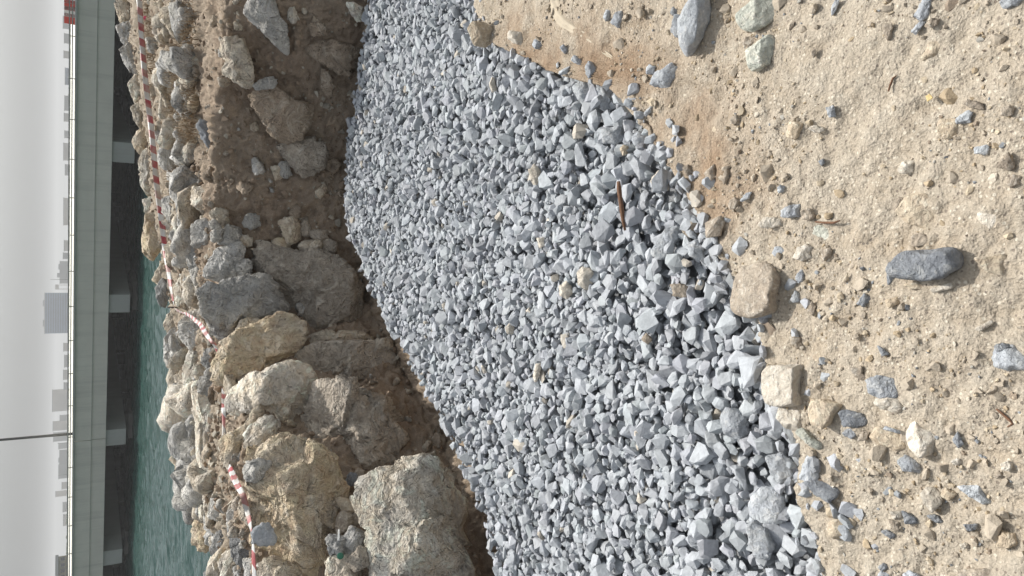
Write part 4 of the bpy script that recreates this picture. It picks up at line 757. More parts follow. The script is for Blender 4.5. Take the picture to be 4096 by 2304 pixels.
for tr in range(12000):
    if cnt >= 295: break
    i = r.choice(rc); j = r.integers(40, 40+NC); p_ = G2[i, j].copy(); dq = np.linalg.norm(PL[:, :3]-p_, axis=1)-PL[:, 3]*.8
    s = float(np.clip(np.exp(r.normal(math.log(.12), .42)), .05, .26))
    if dq.min() < s*.4: continue
    dt_ = np.linalg.norm(TPX-proj(p_)[0], axis=1).min()
    if dt_ < 22+s/np.linalg.norm(p_-CAM)*F: continue
    k = r.integers(14); mt = r.choice(['t', 'g', 'c', 'c', 'g']); o = bpy.data.objects.new('rubble_rock', rme(k, mt)); COL.objects.link(o)
    o.matrix_world = Matrix.LocRotScale(Vector(p_+np.array([0, 0, s*.2])), Matrix(rotm(r, .4).tolist()), Vector((s, s, s))); cnt += 1
    tag(o, 'small weathered rock heaped with others along the ridge', 'rock', 'rubble rocks heaped along the ridge')
cnt = 0
for tr in range(4000):
    if cnt >= 290: break
    i = r.choice(rb); j = r.integers(30, 50+NC); p_ = G2[i, j]; s = float(np.clip(np.exp(r.normal(math.log(.03), .5)), .014, .09))
    dn = noise(np.array([p_*2.5]))[0]
    if dn+r.random()*.5 < .15: continue
    k = r.integers(14); mt = r.choice(['b', 'r', 't', 'g', 'r']); o = bpy.data.objects.new('bank_stone', rme(k, mt)); COL.objects.link(o)
    o.matrix_world = Matrix.LocRotScale(Vector(p_+NM[i, j]*s*.35), Matrix(rotm(r, .6).tolist()), Vector((s, s, s))); cnt += 1
    tag(o, 'small stone stuck in the brown earth bank', 'stone', 'small stones in the earth bank')
it = []
for tr in range(9000):
    i = r.choice(rb if tr % 2 else rc); j = r.integers(20, 60+NC); p_ = G2[i, j]; it.append((r.integers(len(HP)), rotm(r, .7), float(np.clip(np.exp(r.normal(math.log(.009 if tr % 2 else .018), .55)), .003, .035)), p_))
nt_ = len(it); tb = np.where(r.random(nt_)[:, None] < .65, np.array([[.33, .255, .19]]), np.array([[.45, .41, .34]]))*r.uniform(.7, 1.2, nt_)[:, None]
tag(merge('bank_crumbs', it, HP, M['chip_a'], tb), 'crumbs of earth and stone on the bank and ridge', 'rubble', kind='stuff')
# ------------------------------------------------------------------ striped barrier tape
m, t, b = newmat('barrier_tape', .45); a_ = N(t, 'ShaderNodeAttribute', attribute_name='along').outputs['Fac']
fr = math2(t, 'FRACT', math2(t, 'MULTIPLY', a_, 1/.155), 0); c = mixc(t, math2(t, 'LESS_THAN', fr, .5), (.66, .66, .65), (.40, .075, .085))
gq = N(t, 'ShaderNodeNewGeometry'); nn_ = tex(t, 'ShaderNodeTexNoise', gq.outputs['Position'], 40, Detail=2); nd_ = tex(t, 'ShaderNodeTexNoise', gq.outputs['Position'], 9, Detail=5)
c = mixc(t, ramp(t, nd_.outputs[0], .4, .8), c, (.45, .40, .34)); t.links.new(c, b.inputs['Base Color']); bump(t, b, nn_.outputs[0], .3, .004)
kp = []
for rg, x, y, tw, ang in TP:
    ox, oy = REG[rg]; X, Y = ox+x/1.8867, oy+y/1.8867; s_ = surf(X, Y); v_ = s_-CAM; v_ = v_/np.linalg.norm(v_); kp.append(np.append(s_-v_*tw, ang))
kp = np.array(kp)
# even out the distance so that the stretched part hangs straight
d_ = np.linalg.norm(kp[:, :3]-CAM, axis=1); dl = d_.copy(); dl[:13] = np.linspace(d_[0:3].mean(), d_[12], 13); dl[13:] = np.convolve(np.concatenate([[dl[12]], d_[13:], [d_[-1]]]), [.25, .5, .25], 'valid')
kp[:, :3] = CAM+(kp[:, :3]-CAM)*(dl/d_)[:, None]
pts = []
for i in range(len(kp)-1):
    p0, p1, p2, p3 = kp[max(i-1, 0)], kp[i], kp[i+1], kp[min(i+2, len(kp)-1)]
    for u in np.arange(0, 1, 1/14): pts.append(.5*((2*p1)+(p2-p0)*u+(2*p0-5*p1+4*p2-p3)*u*u+(3*p1-p0-3*p2+p3)*u**3))
pts = np.array(pts); P3 = pts[:, :3]; al = np.concatenate([[0], np.cumsum(np.linalg.norm(np.diff(P3, axis=0), axis=1))]); V, A = [], []
TW = .051
for i in range(len(P3)):
    tg = P3[min(i+1, len(P3)-1)]-P3[max(i-1, 0)]; tg /= np.linalg.norm(tg); vw = P3[i]-CAM; vw /= np.linalg.norm(vw)
    sd_ = np.cross(vw, tg); sd_ /= np.linalg.norm(sd_); nm = np.cross(tg, sd_); an = R(pts[i, 3]+6*math.sin(al[i]*5)+(9*math.sin(al[i]*13) if al[i] > al[180] else 0)); sd_ = sd_*math.cos(an)+nm*math.sin(an)
    wd = TW*(1 if al[i] < al[180] else .66)
    for q_ in (-1, -.33, .33, 1): V.append(P3[i]+sd_*wd*.5*q_+nm*.004*math.cos(q_*5+al[i]*9)); A.append(al[i]+q_*.014)
n_ = len(P3); Q = np.array([[i*4+k, i*4+k+1, i*4+k+5, i*4+k+4] for i in range(n_-1) for k in range(3)])
me = mesh_np('barrier_tape', V, Q); at = me.attributes.new('along', 'FLOAT', 'POINT'); at.data.foreach_set('value', np.array(A, np.float32))
o = add('barrier_tape', me, m); md = o.modifiers.new('thick', 'SOLIDIFY'); md.thickness = .0006
tag(o, 'red and white striped barrier tape stretched along the rocks', 'barrier tape')
# ------------------------------------------------------------------ rods, twigs, litter
def tube(name, P, rad, mat, parent=None, n=7):
    P = np.array(P, float); rad = np.broadcast_to(rad, len(P)); V = []
    for i in range(len(P)):
        tg = P[min(i+1, len(P)-1)]-P[max(i-1, 0)]; tg /= np.linalg.norm(tg); a = np.cross(tg, [.31, .2, .93]); a /= np.linalg.norm(a); b_ = np.cross(tg, a)
        for k in range(n): an = 2*math.pi*k/n; V.append(P[i]+(a*math.cos(an)+b_*math.sin(an))*rad[i])
    Q = [[i*n+k, i*n+(k+1) % n, (i+1)*n+(k+1) % n, (i+1)*n+k] for i in range(len(P)-1) for k in range(n)]
    L = len(P)-1
    for k in range(1, n-1, 2):
        k2 = min(k+2, n-1); Q += [[0, k2 if k2 != k+1 else k+1, k+1, k], [L*n, L*n+k, L*n+k+1, L*n+k2]] if k2 != k+1 else []
    return add(name, mesh_np(name, V, Q), mat, parent)
M['twig'] = plain('dry_wood', (.17, .095, .06), .9, bmp=.004, sc=70, var=.4); M['iron'] = plain('rusty_iron', (.09, .07, .06), .7, sc=60, var=.3)
def pxz(rg, x, y, z): ox, oy = REG[rg]; return at_z(ox+x/1.8867, oy+y/1.8867, z)
P = [pxz('C1', 1460, 1370, ZG+.085), pxz('C1', 1465, 1420, ZG+.085), pxz('C2', 1470, 20, ZG+.085), pxz('C2', 1485, 130, ZG+.08), pxz('C2', 1495, 210, ZG+.08), pxz('C2', 1510, 290, ZG+.07)]
tag(tube('stick', P, [.006, .0085, .008, .008, .007, .004], M['twig']), 'brown wooden stick lying across the grey gravel', 'stick')
P = [pxz('D3', x, y, .006) for x, y in ((2055, 190), (2100, 225), (2150, 270), (2180, 300), (2140, 325))]; tag(tube('twig', P, [.002, .0026, .0028, .0028, .0015], M['twig']), 'thin bent dark twig on the sand', 'twig')
P = [pxz('D1', x, y, .006) for x, y in ((1240, 690), (1255, 640), (1275, 590), (1300, 570))]; tag(tube('twig', P, [.002, .0026, .0024, .0015], M['twig']), 'tiny dark twig in the middle of the smooth sand', 'twig')
P = [pxz('D2', x, y, .006) for x, y in ((690, 225), (760, 232), (830, 232), (875, 215))]; tag(tube('twig', P, [.002, .003, .003, .0015], M['twig']), 'short brown twig beside the buried pale rock face', 'twig')
kk = kp[12][:3]; gz = surf(*(np.array([0, 768])+np.array([1350, 900])/1.8867))
tag(tube('iron_rod', [kk+np.array([.0, .02, .06]), kk, np.array([kk[0]+.01, kk[1]+.15, kk[2]-.25]), np.array([kk[0]+.015, kk[1]+.25, kk[2]-.5])], .007, M['iron']), 'thin iron rod to which the tape is tied at its bend', 'rod')
M['green'] = plain('green_plastic', (.06, .20, .13), .45); M['blue'] = plain('blue_plastic', (.05, .10, .38), .4); M['yellow'] = plain('yellow_scrap', (.55, .42, .2), .6); M['white'] = plain('white_plastic', (.75, .75, .72), .4)
def lathe(name, prof, mat, loc, rot=(0, 0, 0), n=20, parent=None):
    V = [[r_*math.cos(2*math.pi*k/n), r_*math.sin(2*math.pi*k/n), z] for r_, z in prof for k in range(n)]
    Q = [[i*n+k, i*n+(k+1) % n, (i+1)*n+(k+1) % n, (i+1)*n+k] for i in range(len(prof)-1) for k in range(n)]
    o = add(name, mesh_np(name, V, Q), mat, parent, loc); o.rotation_euler = rot; return o
def onrock(rg, x, y, tw): ox, oy = REG[rg]; X, Y = ox+x/1.8867, oy+y/1.8867; s_ = surf(X, Y); v_ = s_-CAM; return s_-v_/np.linalg.norm(v_)*tw
tag(lathe('bottle_cap', [(.001, .014), (.012, .014), (.016, .012), (.0165, 0), (.0145, 0), (.0145, .01), (.001, .011)], M['green'], onrock('B3', 1250, 1297, .36), (.9, .5, 0)), 'small green plastic bottle cap between the dark cobbles', 'bottle cap')
def scrap(name, loc, w_, h_, mat, rot, label, cat, seed):
    rr = np.random.default_rng(seed); V = []; n = 7
    for i in range(n):
        for k in range(n): V.append([(i/(n-1)-.5)*w_, (k/(n-1)-.5)*h_*(1-.3*(i/(n-1))), 0])
    V = np.array(V); V[:, 2] = .25*min(w_, h_)*fbm(V/max(w_, h_)*3+seed, 2); ii = np.arange(n*n).reshape(n, n)
    Q = np.stack([ii[:-1, :-1], ii[1:, :-1], ii[1:, 1:], ii[:-1, 1:]], -1).reshape(-1, 4); o = add(name, mesh_np(name, V, Q), mat, None, loc); o.rotation_euler = rot
    md = o.modifiers.new('thick', 'SOLIDIFY'); md.thickness = .0012; return tag(o, label, cat)
scrap('plastic_scrap', onrock('A1', 1325, 635, .12), .06, .035, M['blue'], (1.0, .2, .4), 'tiny bright blue plastic scrap in the dry grass', 'litter', 1)
scrap('plastic_scrap', onrock('B3', 1235, 1140, .38), .055, .012, M['white'], (.8, .1, .2), 'small white plastic strip on the dark striped cobble', 'litter', 2)
scrap('paper_scrap', pxz('D1', 1545, 735, .012), .014, .013, M['yellow'], (.1, .1, .5), 'tiny yellow scrap on the sand near the right edge', 'litter', 3)
scrap('plastic_scrap', onrock('A1', 1090, 135, .55), .05, .03, plain('pink_plastic', (.7, .08, .22), .4), (1.2, .3, .1), 'small pink red scrap just under the tape at the top edge', 'litter', 4)
# sand covered sheet half buried in the slope near the gravel rim
M['sheet'] = plain('dusty_sheet', (.50, .43, .33), .8, bmp=.006, sc=25, var=.15)
ctr = [('C1', 960, -60), ('C1', 985, 60), ('C1', 1030, 150), ('C1', 1100, 220), ('C1', 1190, 270), ('C1', 1260, 330), ('C1', 1340, 390), ('C1', 1420, 450)]
cp = np.array([pxz(a, x, y, 0) for a, x, y in ctr]); wdt = [.03, .032, .03, .022, .018, .016, .012, .006]; V = []
for i in range(len(cp)):
    tg = cp[min(i+1, 7)]-cp[max(i-1, 0)]; tg /= np.linalg.norm(tg); sd_ = np.cross(tg, [0, 0, 1])
    for q_ in np.linspace(-1, 1, 9): V.append(cp[i]+sd_*wdt[i]*q_+np.array([0, 0, .022*(1-q_*q_)**.6*min(1, wdt[i]/.05)+.006*math.sin(q_*7+i*2)-.008+float(sandz(cp[i])[0])]))
ii = np.arange(72).reshape(8, 9); o = add('buried_sheet', mesh_np('buried_sheet', V, np.stack([ii[:-1, :-1], ii[:-1, 1:], ii[1:, 1:], ii[1:, :-1]], -1).reshape(-1, 4)), M['sheet'])
md = o.modifiers.new('sub', 'SUBSURF'); md.levels = md.render_levels = 2; md = o.modifiers.new('thick', 'SOLIDIFY'); md.thickness = .002
tag(o, 'fold of a dusty plastic sheet half buried in the sand slope', 'plastic sheet')
# dry grass tufts on the bank crest
M['grass'] = plain('dry_grass', (.27, .205, .135), .85, sc=30, var=.4)
gr = np.random.default_rng(77)
TU = [(1370, 440), (1390, 590), (1410, 690), (1470, 560), (1450, 780), (1345, 880), (1440, 980), (1395, 1130), (1330, 1250), (1480, 250), (1420, 200), (1340, 520), (1160, 330), (1130, 130), (1200, 470), (1480, 880)]
for i, (x, y) in enumerate(TU):
    c0 = onrock('A1', x, y, .06); V, Fc = [], []
    for b_ in range(130):
        an = gr.uniform(0, 6.28); rd = gr.random()**.6*.16; q0 = np.array([math.cos(an)*rd*1.6, math.sin(an)*rd, 0]); h = gr.uniform(.06, .17); ln = gr.normal(size=2)*.08; wv = np.array([math.cos(an*3), math.sin(an*3), 0])*.0022
        q1 = q0+np.array([ln[0]*.4, ln[1]*.4-.01, h*.6]); q2 = q0+np.array([ln[0]*1.3, ln[1]*1.3-.03, h*gr.uniform(.6, 1)]); n0 = len(V); V += [q0-wv, q0+wv, q1-wv*.8, q1+wv*.8, q2]; Fc += [[n0, n0+1, n0+3], [n0, n0+3, n0+2], [n0+2, n0+3, n0+4]]
    o = add('dry_grass_tuft', mesh_np('dry_grass_tuft', V, Fc), M['grass'], None, c0); tag(o, 'tuft of withered brown grass on the crest of the bank', 'grass tuft', 'withered grass tufts on the bank crest')
# ------------------------------------------------------------------ water
m, t, b = newmat('sea_water', .05); b.inputs['Base Color'].default_value = (.020, .056, .048, 1); b.inputs['Specular IOR Level'].default_value = .12; b.inputs['IOR'].default_value = 1.33
g = N(t, 'ShaderNodeNewGeometry'); mp = N(t, 'ShaderNodeMapping'); mp.inputs['Scale'].default_value = (.35, 1, 1); mp.inputs['Rotation'].default_value = (0, 0, R(-12)); t.links.new(g.outputs['Position'], mp.inputs['Vector'])
w1 = tex(t, 'ShaderNodeTexNoise', mp.outputs[0], 1.1, Detail=5, Roughness=.6, Distortion=.6); w2 = tex(t, 'ShaderNodeTexNoise', mp.outputs[0], .3, Detail=3)
pb = bump(t, b, w1.outputs[0], .7, .25); bump(t, b, w2.outputs[0], .3, .5, pb)
def lines(a, b, st, lo, hi):
    c_ = list(np.arange(a, b, st)); s_ = st
    while c_[-1] < hi: s_ *= 1.25; c_.append(min(hi, c_[-1]+s_))
    s_ = st
    while c_[0] > lo: s_ *= 1.25; c_.insert(0, max(lo, c_[0]-s_))
    return np.array(c_)
wx, wy = lines(-55, 32, .3, -3800, 3800), lines(9, 85, .2, -200, 3800); gx, gy = np.meshgrid(wx, wy); wp = np.stack([gx.ravel(), gy.ravel(), np.zeros(gx.size)], 1)
fade = np.clip((wp[:, 1]-6)/4, 0, 1)*np.clip((140-wp[:, 1])/60, 0, 1)*np.clip((85-np.abs(wp[:, 0]+12))/30, 0, 1)
wq = wp@np.array([[.97, .22, 0], [-.22, .97, 0], [0, 0, 1]]).T*np.array([.5, 1, 1]); wh = .17*fbm(wq*.55, 2)+.16*fbm(wq*1.5+9, 3, g=.6); wp[:, 2] = WATER_Z+wh*fade
ii = np.arange(gx.size).reshape(gx.shape)
tag(add('water', mesh_np('water', wp, np.stack([ii[:-1, :-1], ii[:-1, 1:], ii[1:, 1:], ii[1:, :-1]], -1).reshape(-1, 4)), m), kind='structure')
# ------------------------------------------------------------------ bridge
ZS = -1.38; A0 = at_z(461, 0, ZS); B0 = at_z(411, 2304, ZS); bx = (B0-A0); bx[2] = 0; bx /= np.linalg.norm(bx); bn = np.array([-bx[1], bx[0], 0]); bn *= np.sign(bn[1]); bz_ = np.array([0, 0, 1.]); AXS = np.array([bx, bn, bz_])
def onplane(x, y, off=0): d = ray(x, y); k = np.dot(A0+bn*off-CAM, bn)/np.dot(d, bn); q = CAM+d*k; return np.dot(q-A0, bx), q[2]
zt = onplane(278, 0)[1]; z2 = onplane(290, 0)[1]; zc_ = onplane(301, 0)[1]; zc2 = onplane(310, 0)[1]; zm = onplane(390, 0)[1]
s_in, s_out = -60, 130; sj = onplane(435, 1753)[0]
M['conc'] = plain('bridge_concrete', (.82, .79, .69), .8, sc=.6, var=.06, bmp=.01); M['conc2'] = plain('pier_concrete', (.50, .52, .48), .85, sc=.8, var=.08); M['rail'] = plain('rail_metal', (.42, .41, .36), .5, sc=.5)
M['shade_conc'] = plain('shaded_concrete', (.16, .155, .14), .8, sc=.7, var=.3)  # deep shade under the deck put into the column and pile cap colour
for mm in (M['conc'], M['conc2']):           # rain streaks down the concrete
    t = mm.node_tree; b = t.nodes['Principled BSDF']; src = b.inputs['Base Color'].links[0].from_socket; g = N(t, 'ShaderNodeNewGeometry'); mp = N(t, 'ShaderNodeMapping'); mp.inputs['Scale'].default_value = (1, 1, .06); t.links.new(g.outputs['Position'], mp.inputs['Vector'])
    ns = tex(t, 'ShaderNodeTexNoise', mp.outputs[0], 1.3, Detail=4, Roughness=.7); t.links.new(mixc(t, ramp(t, ns.outputs[0], .5, .8), src, mixc(t, .35, src, (.30, .29, .25))), b.inputs['Base Color'])
br = empty('bridge', A0); tag(br, 'long grey green concrete road bridge on piers over the water', 'bridge')
def bb(name, s0, s1, n0, n1, z0, z1, mat, bev=0, parent=None):
    c = bx*(s0+s1)/2+bn*(n0+n1)/2+np.array([0, 0, (z0+z1)/2-A0[2]]); return boxes(name, [(c, ((s1-s0)/2, (n1-n0)/2, (z1-z0)/2), AXS)], mat, parent or br, bev)
for a, e in ((s_in, sj-.03), (sj+.03, s_out)):
    bb('edge_girder', a, e, 0, .5, ZS, zm-.02, M['conc']); bb('edge_girder', a, e, -.05, .5, zm, zc2, M['conc']); bb('ledge', a, e, -.09, .5, zm-.02, zm, M['conc2'])
    bb('cornice', a, e, -.22, .6, zc2, zc_, M['conc2'])
bb('deck', s_in, s_out, .5, 108, ZS+.02, zc_-.1, M['conc'])  # depth stretched far back so that the water underneath stays dark
bb('light_stop_wall', s_in, s_out, 108, 108.5, WATER_Z-1, zc2, M['conc'])  # added unseen wall, shuts out light from the far side of the deck
rl = [bb('rail', s_in, s_out, -.03, .05, z-.045, z+.03, M['rail']) for z in (zt, z2)]
for i, s in enumerate(np.arange(s_in, s_out, 3.0)): bb('rail_post', s-.03, s+.03, .051, .11, zc_, zt, M['rail'], 0, rl[0])
pier = [(571, 651, 541), (1180, 1249, 525), (1716, 1780, 503), (2198, 2255, 484)]
S_list = [(onplane((v+460)/2, a, .2)[0], onplane((v+460)/2, e, .2)[0], onplane(v, (a+e)/2, .2)[1]) for a, e, v in pier]
hw = np.mean([abs(b_-a) for a, b_, z in S_list])/2; zb = np.mean([z for _, _, z in S_list]); cs_ = [(a+b_)/2 for a, b_, z in S_list]; sp = (cs_[-1]-cs_[0])/3
print('BRIDGE', np.round(A0, 1), np.round(bx, 3), 'rail z', round(zt, 2), 'cap w', round(hw*2, 2), 'cap z', round(zb, 2), 'pier s', np.round(cs_, 1))
def cyl(name, s, n_, rad, z0, z1, mat, parent):
    V = []; k = 20
    for z in (z0, z1):
        for i in range(k): V.append(bx*(s+rad*math.cos(i*2*math.pi/k))+bn*(n_+rad*math.sin(i*2*math.pi/k))+np.array([0, 0, z-A0[2]]))
    return add(name, mesh_np(name, V, [[i, (i+1) % k, k+(i+1) % k, k+i] for i in range(k)]), mat, parent)
for s in [cs_[0]-2*sp, cs_[0]-sp]+cs_+[cs_[-1]+sp, cs_[-1]+2*sp]:
    bb('crosshead', s-hw, s+hw, .2, 42, zb, ZS+.01, M['conc2'], .03)
    for n_ in (3.5, 10, 16.5, 23, 29.5, 36): cyl('column', s, n_, .62, WATER_Z-2, zb+.01, M['shade_conc'], br)
    for n_ in (3.5, 23): bb('pile_cap', s-1.3, s+1.3, n_-1.5, n_+1.5, WATER_Z-1, WATER_Z+.35, M['shade_conc'], .05)
# lamp post and plastic road barriers on the deck
M['lamp'] = plain('lamp_steel', (.10, .10, .10), .5); sl_ = onplane(266, 1737, 3)[0]; base = A0+bx*sl_+bn*3; base[2] = zc_-.1
lp = empty('street_lamp', base); tag(lp, 'tall thin dark street lamp standing on the bridge deck', 'street lamp')
tube('pole', [[0, 0, 0], [0, 0, 5], [0, 0, 11]], [.13, .11, .07], M['lamp'], lp, 10); tube('arm', [[0, 0, 10.8], [.5*bn[0], .5*bn[1], 11.3], [1.8*bn[0], 1.8*bn[1], 11.5]], .05, M['lamp'], lp)
boxes('lamp_head', [(bn*2.1+np.array([0, 0, 11.5]), (.14, .4, .07), AXS)], M['lamp'], lp, .02); boxes('foot_plate', [(np.array([0, 0, .03]), (.22, .22, .03), AXS)], M['lamp'], lp)
M['brr'] = plain('red_plastic', (.55, .07, .05), .5); M['brw'] = plain('white_barrier_plastic', (.75, .72, .68), .5)
for i, (yy, mt, lb) in enumerate(((22, 'brr', 'red plastic road barrier on the bridge, nearest the top edge of the picture'), (48, 'brw', 'white plastic road barrier on the bridge between two red ones'), (76, 'brr', 'red plastic road barrier on the bridge, last of the row'), (-6, 'brw', 'white plastic road barrier on the bridge, cut by the top edge'))):
    s = onplane(285, yy, 1.2)[0]; c = A0+bx*s+bn*1.2; c[2] = zc_-.1; o = empty('road_barrier', c); tag(o, lb, 'road barrier', 'plastic road barriers on the bridge')
    P2 = [(-.25, 0), (.25, 0), (.25, .12), (.12, .3), (.08, .78), (-.08, .78), (-.12, .3), (-.25, .12)]; V = [bx*sx*.36+bn*a_+np.array([0, 0, h_]) for sx in (-1, 1) for a_, h_ in P2]
    me = bpy.data.meshes.new('barrier_body'); me.from_pydata([tuple(v) for v in V], [], [[k, (k+1) % 8, 8+(k+1) % 8, 8+k] for k in range(8)]+[list(range(8))[::-1], list(range(8, 16))]); add('barrier_body', me, M[mt], o)
# ------------------------------------------------------------------ far shore
M['shore'] = plain('far_land', (.30, .27, .22), .95, sc=.05); M['bld'] = plain('far_concrete', (.50, .48, .45), .85, sc=.1); M['bld2'] = plain('far_grey', (.34, .35, .36), .85, sc=.1)
M['glass'] = plain('blue_glass', (.06, .12, .22), .15, sc=.2); M['glass'].node_tree.nodes['Principled BSDF'].inputs['Specular IOR Level'].default_value = .6; M['panel'] = plain('blue_panel', (.14, .23, .38), .6, sc=.2)
M['band'] = plain('grey_glazing', (.30, .31, .32), .5, sc=.2); M['yel'] = plain('yellow_render', (.55, .42, .20), .85, sc=.3); M['dark'] = plain('dark_window', (.05, .055, .06), .3)  # band is a plain grey close to the wall tone
def strip(name, D0, D1, mat, z0=-6, z1=-2.6):
    A = np.linspace(-55, 60, 60); V = []
    for a in A:
        for D, z in ((D0, z0), (D0+15, z1), (D1, z1+.4)): V.append([D*math.sin(R(a)), D*math.cos(R(a)), z])
    Q = [[i*3+k, (i+1)*3+k, (i+1)*3+k+1, i*3+k+1] for i in range(59) for k in range(2)]; return tag(add(name, mesh_np(name, V, Q), mat), kind='structure')
strip('far_shore', 640, 3000, M['shore'])
def span(y0_, y1_, vt, D):
    a, e = at_d(240, y0_, D), at_d(240, y1_, D); tp = at_d(vt, (y0_+y1_)/2, D)[2]; c = (a+e)/2; ux = (e-a); ux[2] = 0; wd_ = np.linalg.norm(ux); ux /= wd_; return c, ux, wd_, tp
def building(y0_, y1_, vt, D, mat, label, dep=18, floors=0, win=None, extras=()):
    c, ux, wd_, tp = span(y0_, y1_, vt, D); un = np.array([-ux[1], ux[0], 0]); un *= np.sign(un[1]); ax = np.array([ux, un, [0, 0, 1.]]); zb_ = -2.9; o = empty('building', (c[0], c[1], zb_)); tag(o, label, 'building', None); h = tp-zb_
    wl = boxes('wall', [(un*dep/2+np.array([0, 0, h/2]), (wd_/2, dep/2, h/2), ax)], M[mat], o)
    rf = boxes('roof', [(un*dep/2+np.array([0, 0, h+.3]), (wd_/2+.3, dep/2+.3, .3), ax)], M['bld2'], o)
    for k in range(floors if mat == 'panel' else 0):
        z = h*(k+.55)/floors; boxes('window_band', [(un*(-.12)+np.array([0, 0, z]), (wd_/2*.97, .12, h/floors*.3), ax)], M['glass' if mat == 'panel' else 'band'], wl)
    for a_, e_, v_ in extras:
        c2, _, w2_, t2 = span(a_, e_, v_, D); off = np.dot(c2-c, ux); boxes('roof_block', [(ux*off+un*6+np.array([0, 0, (h+.3+t2-zb_)/2+.15]), (w2_/2, 5, (t2-zb_-h-.3)/2), ax)], M['bld2'], rf)
    if win:
        nx, z0f, z1f = win; 
        for k in range(nx):
            x = (k+.5)/nx-.5; boxes('window', [(ux*x*wd_+un*(-.1)+np.array([0, 0, h*(z0f+z1f)/2]), (wd_/nx*.27, .1, h*(z1f-z0f)/2), ax)], M['dark'], wl)
    return o
building(1171, 1333, 180, 900, 'panel', 'wide blue glass tower block on the hazy skyline, tallest of all', 22, 11, None, ((1199, 1225, 172), (1278, 1305, 172)))
building(1044, 1134, 241, 880, 'bld2', 'low stepped grey building beside the blue glass tower', 18, 3, None, ((1056, 1078, 234), (1092, 1110, 229)))
building(1557, 1645, 211, 950, 'bld', 'pale hazy apartment block right past the bridge lamp, toward the tower', 18, 7)
building(1683, 1722, 213, 980, 'bld', 'slim pale high block just before the street lamp', 16, 7)
building(1728, 1765, 215, 985, 'bld2', 'slim grey high block just past the street lamp', 16, 6)
building(1660, 1684, 241, 930, 'bld2', 'small grey building between two pale high blocks', 14, 3)
building(1772, 1796, 236, 900, 'bld2', 'narrow low grey building past the street lamp', 14, 3)
building(1800, 1858, 240, 860, 'bld2', 'low grey shed roofed building on the skyline past the lamp', 16, 3, None, ((1830, 1850, 234),))
building(1858, 1915, 236, 880, 'bld2', 'low bluish grey building with a mast, farther past the lamp', 16, 3)
building(1963, 1986, 224, 940, 'bld', 'single narrow pale tower left standing alone on the skyline', 14, 5)
building(62, 112, 254, 820, 'bld2', 'low grey block on the skyline near the top edge of the picture', 14, 2)
building(268, 336, 262, 800, 'panel', 'low blue grey hall on the skyline above the first span', 14, 1)
building(570, 640, 256, 830, 'bld', 'low pale building above the nearest pier', 14, 2)
building(655, 700, 262, 830, 'bld2', 'low grey building just past the nearest pier', 14, 1)
building(790, 900, 256, 850, 'bld', 'long low pale building between the two nearest piers', 14, 2)
building(0, 46, 261, 820, 'bld', 'low pale building at the top edge of the skyline', 14, 1)
yb = building(2225, 2345, 229, 420, 'yel', 'yellow walled building with dark windows and a pale roof, at the bottom edge', 20, 0, (5, .62, .82))
c, ux, wd_, tp = span(2222, 2350, 219, 420); boxes('roof_slab', [(np.array([0, 0, tp+2.9-.9])+np.array([-ux[1], ux[0], 0])*8, (wd_/2, 9.5, .55), np.array([ux, [-ux[1], ux[0], 0], [0, 0, 1.]]))], M['bld'], yb)
for i, (y_, wd2, v_) in enumerate(((130, 40, 262), (200, 30, 260), (380, 60, 263), (450, 34, 261), (520, 30, 263), (960, 44, 261), (1010, 26, 257), (1372, 34, 259), (1420, 50, 262), (1480, 40, 258), (1530, 30, 260), (1930, 28, 252), (2010, 40, 256), (2060, 46, 258))):
    building(y_, y_+wd2, v_-3, 780+i*9, 'bld' if i % 2 else 'bld2', 'tiny low building in the haze of the far shore', 12, 1)['group'] = 'tiny low buildings along the far shore'
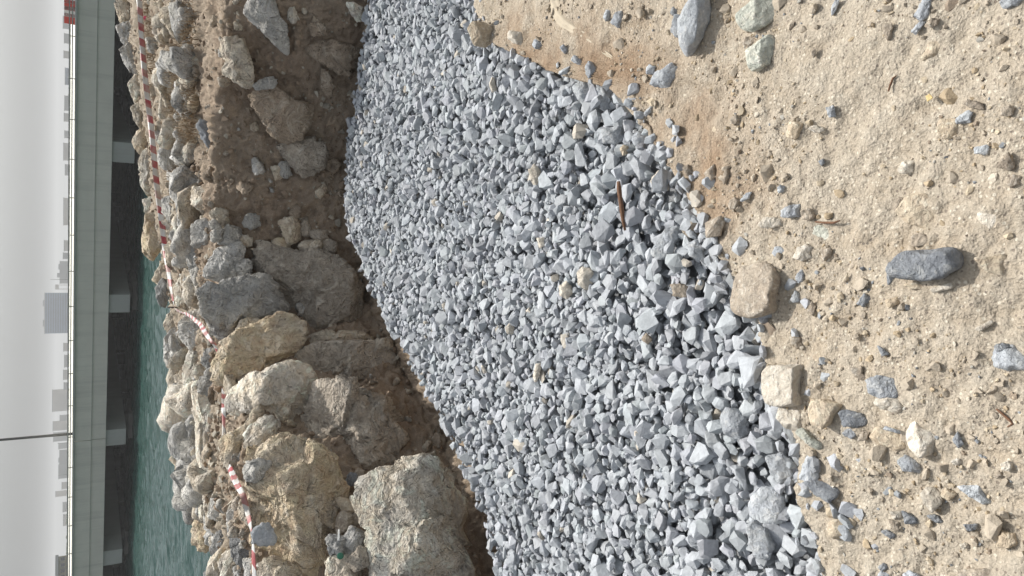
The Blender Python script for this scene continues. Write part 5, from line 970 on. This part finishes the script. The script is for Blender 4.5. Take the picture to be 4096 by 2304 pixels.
# thin masts and a gantry
c = at_d(258, 1118, 870)
for y_, v_, lb in ((1118, 205, 'thin mast on the low stepped building'), (1772, 234, 'thin mast among the low grey buildings'), (1899, 236, 'thin mast beside the bluish grey building')):
    q = at_d(255, y_, 860); tp = at_d(v_-4, y_, 860)[2]; tag(tube('mast', [[q[0], q[1], -2.9], [q[0], q[1], tp]], [.35, .2], M['lamp']), lb+' on the far shore', 'mast')
c, ux, wd_, tp = span(1138, 1158, 221, 870); gm = empty('water_tower', (c[0], c[1], -2.9)); tag(gm, 'pale water tower on legs between the stepped building and the blue tower', 'water tower'); h = tp+2.9; ax = np.array([ux, [-ux[1], ux[0], 0], [0, 0, 1.]])
boxes('tank', [(np.array([0, 0, h-1.5]), (wd_/2, wd_/2, 1.5), ax)], M['bld'], gm)
for sx in (-1, 1):
    for sy in (-1, 1): boxes('leg', [(ux*sx*wd_*.4+ax[1]*sy*wd_*.4+np.array([0, 0, (h-3)/2]), (.35, .35, (h-3)/2), ax)], M['bld'], gm)
# far trees as one mass
fr_ = np.random.default_rng(5); V, Fc, b0 = [], [], 0; D_, F_ = ico(2)
for i in range(420):
    y_ = fr_.uniform(-300, 2600); dd = fr_.uniform(660, 820); q = at_d(250, y_, dd); s = fr_.uniform(.8, 1.9)*(1.25 if 2050 < y_ < 2220 else 1); v = D_*(1+.35*fbm(D_*2.3+i, 2))[:, None]*np.array([s*fr_.uniform(1.2, 2.6), s*1.5, s])+np.array([q[0], q[1], -2.6+s*.8]); V.append(v); Fc.append(F_+b0); b0 += len(v)
M['leaf'] = plain('far_foliage', (.06, .08, .04), .95, sc=.6, var=.4); tag(add('far_trees', mesh_np('far_trees', np.concatenate(V), np.concatenate(Fc)), M['leaf']), 'low dark line of trees along the far shore', 'trees', kind='stuff')
# ------------------------------------------------------------------ haze
hz = boxes('haze', [((0, 1850, 16), (3950, 2150, 26), I3)], None); hz['kind'] = 'stuff'; hz['label'] = 'pale dusty haze over the water and the far city'; hz['category'] = 'haze'
m = bpy.data.materials.new('haze'); m.use_nodes = True; t = m.node_tree; t.nodes.remove(t.nodes['Principled BSDF']); pv = t.nodes.new('ShaderNodeVolumePrincipled')
pv.inputs['Color'].default_value = (.93, .94, .95, 1); pv.inputs['Density'].default_value = .0006; pv.inputs['Anisotropy'].default_value = .2; t.links.new(pv.outputs[0], t.nodes['Material Output'].inputs['Volume']); hz.data.materials.append(m)
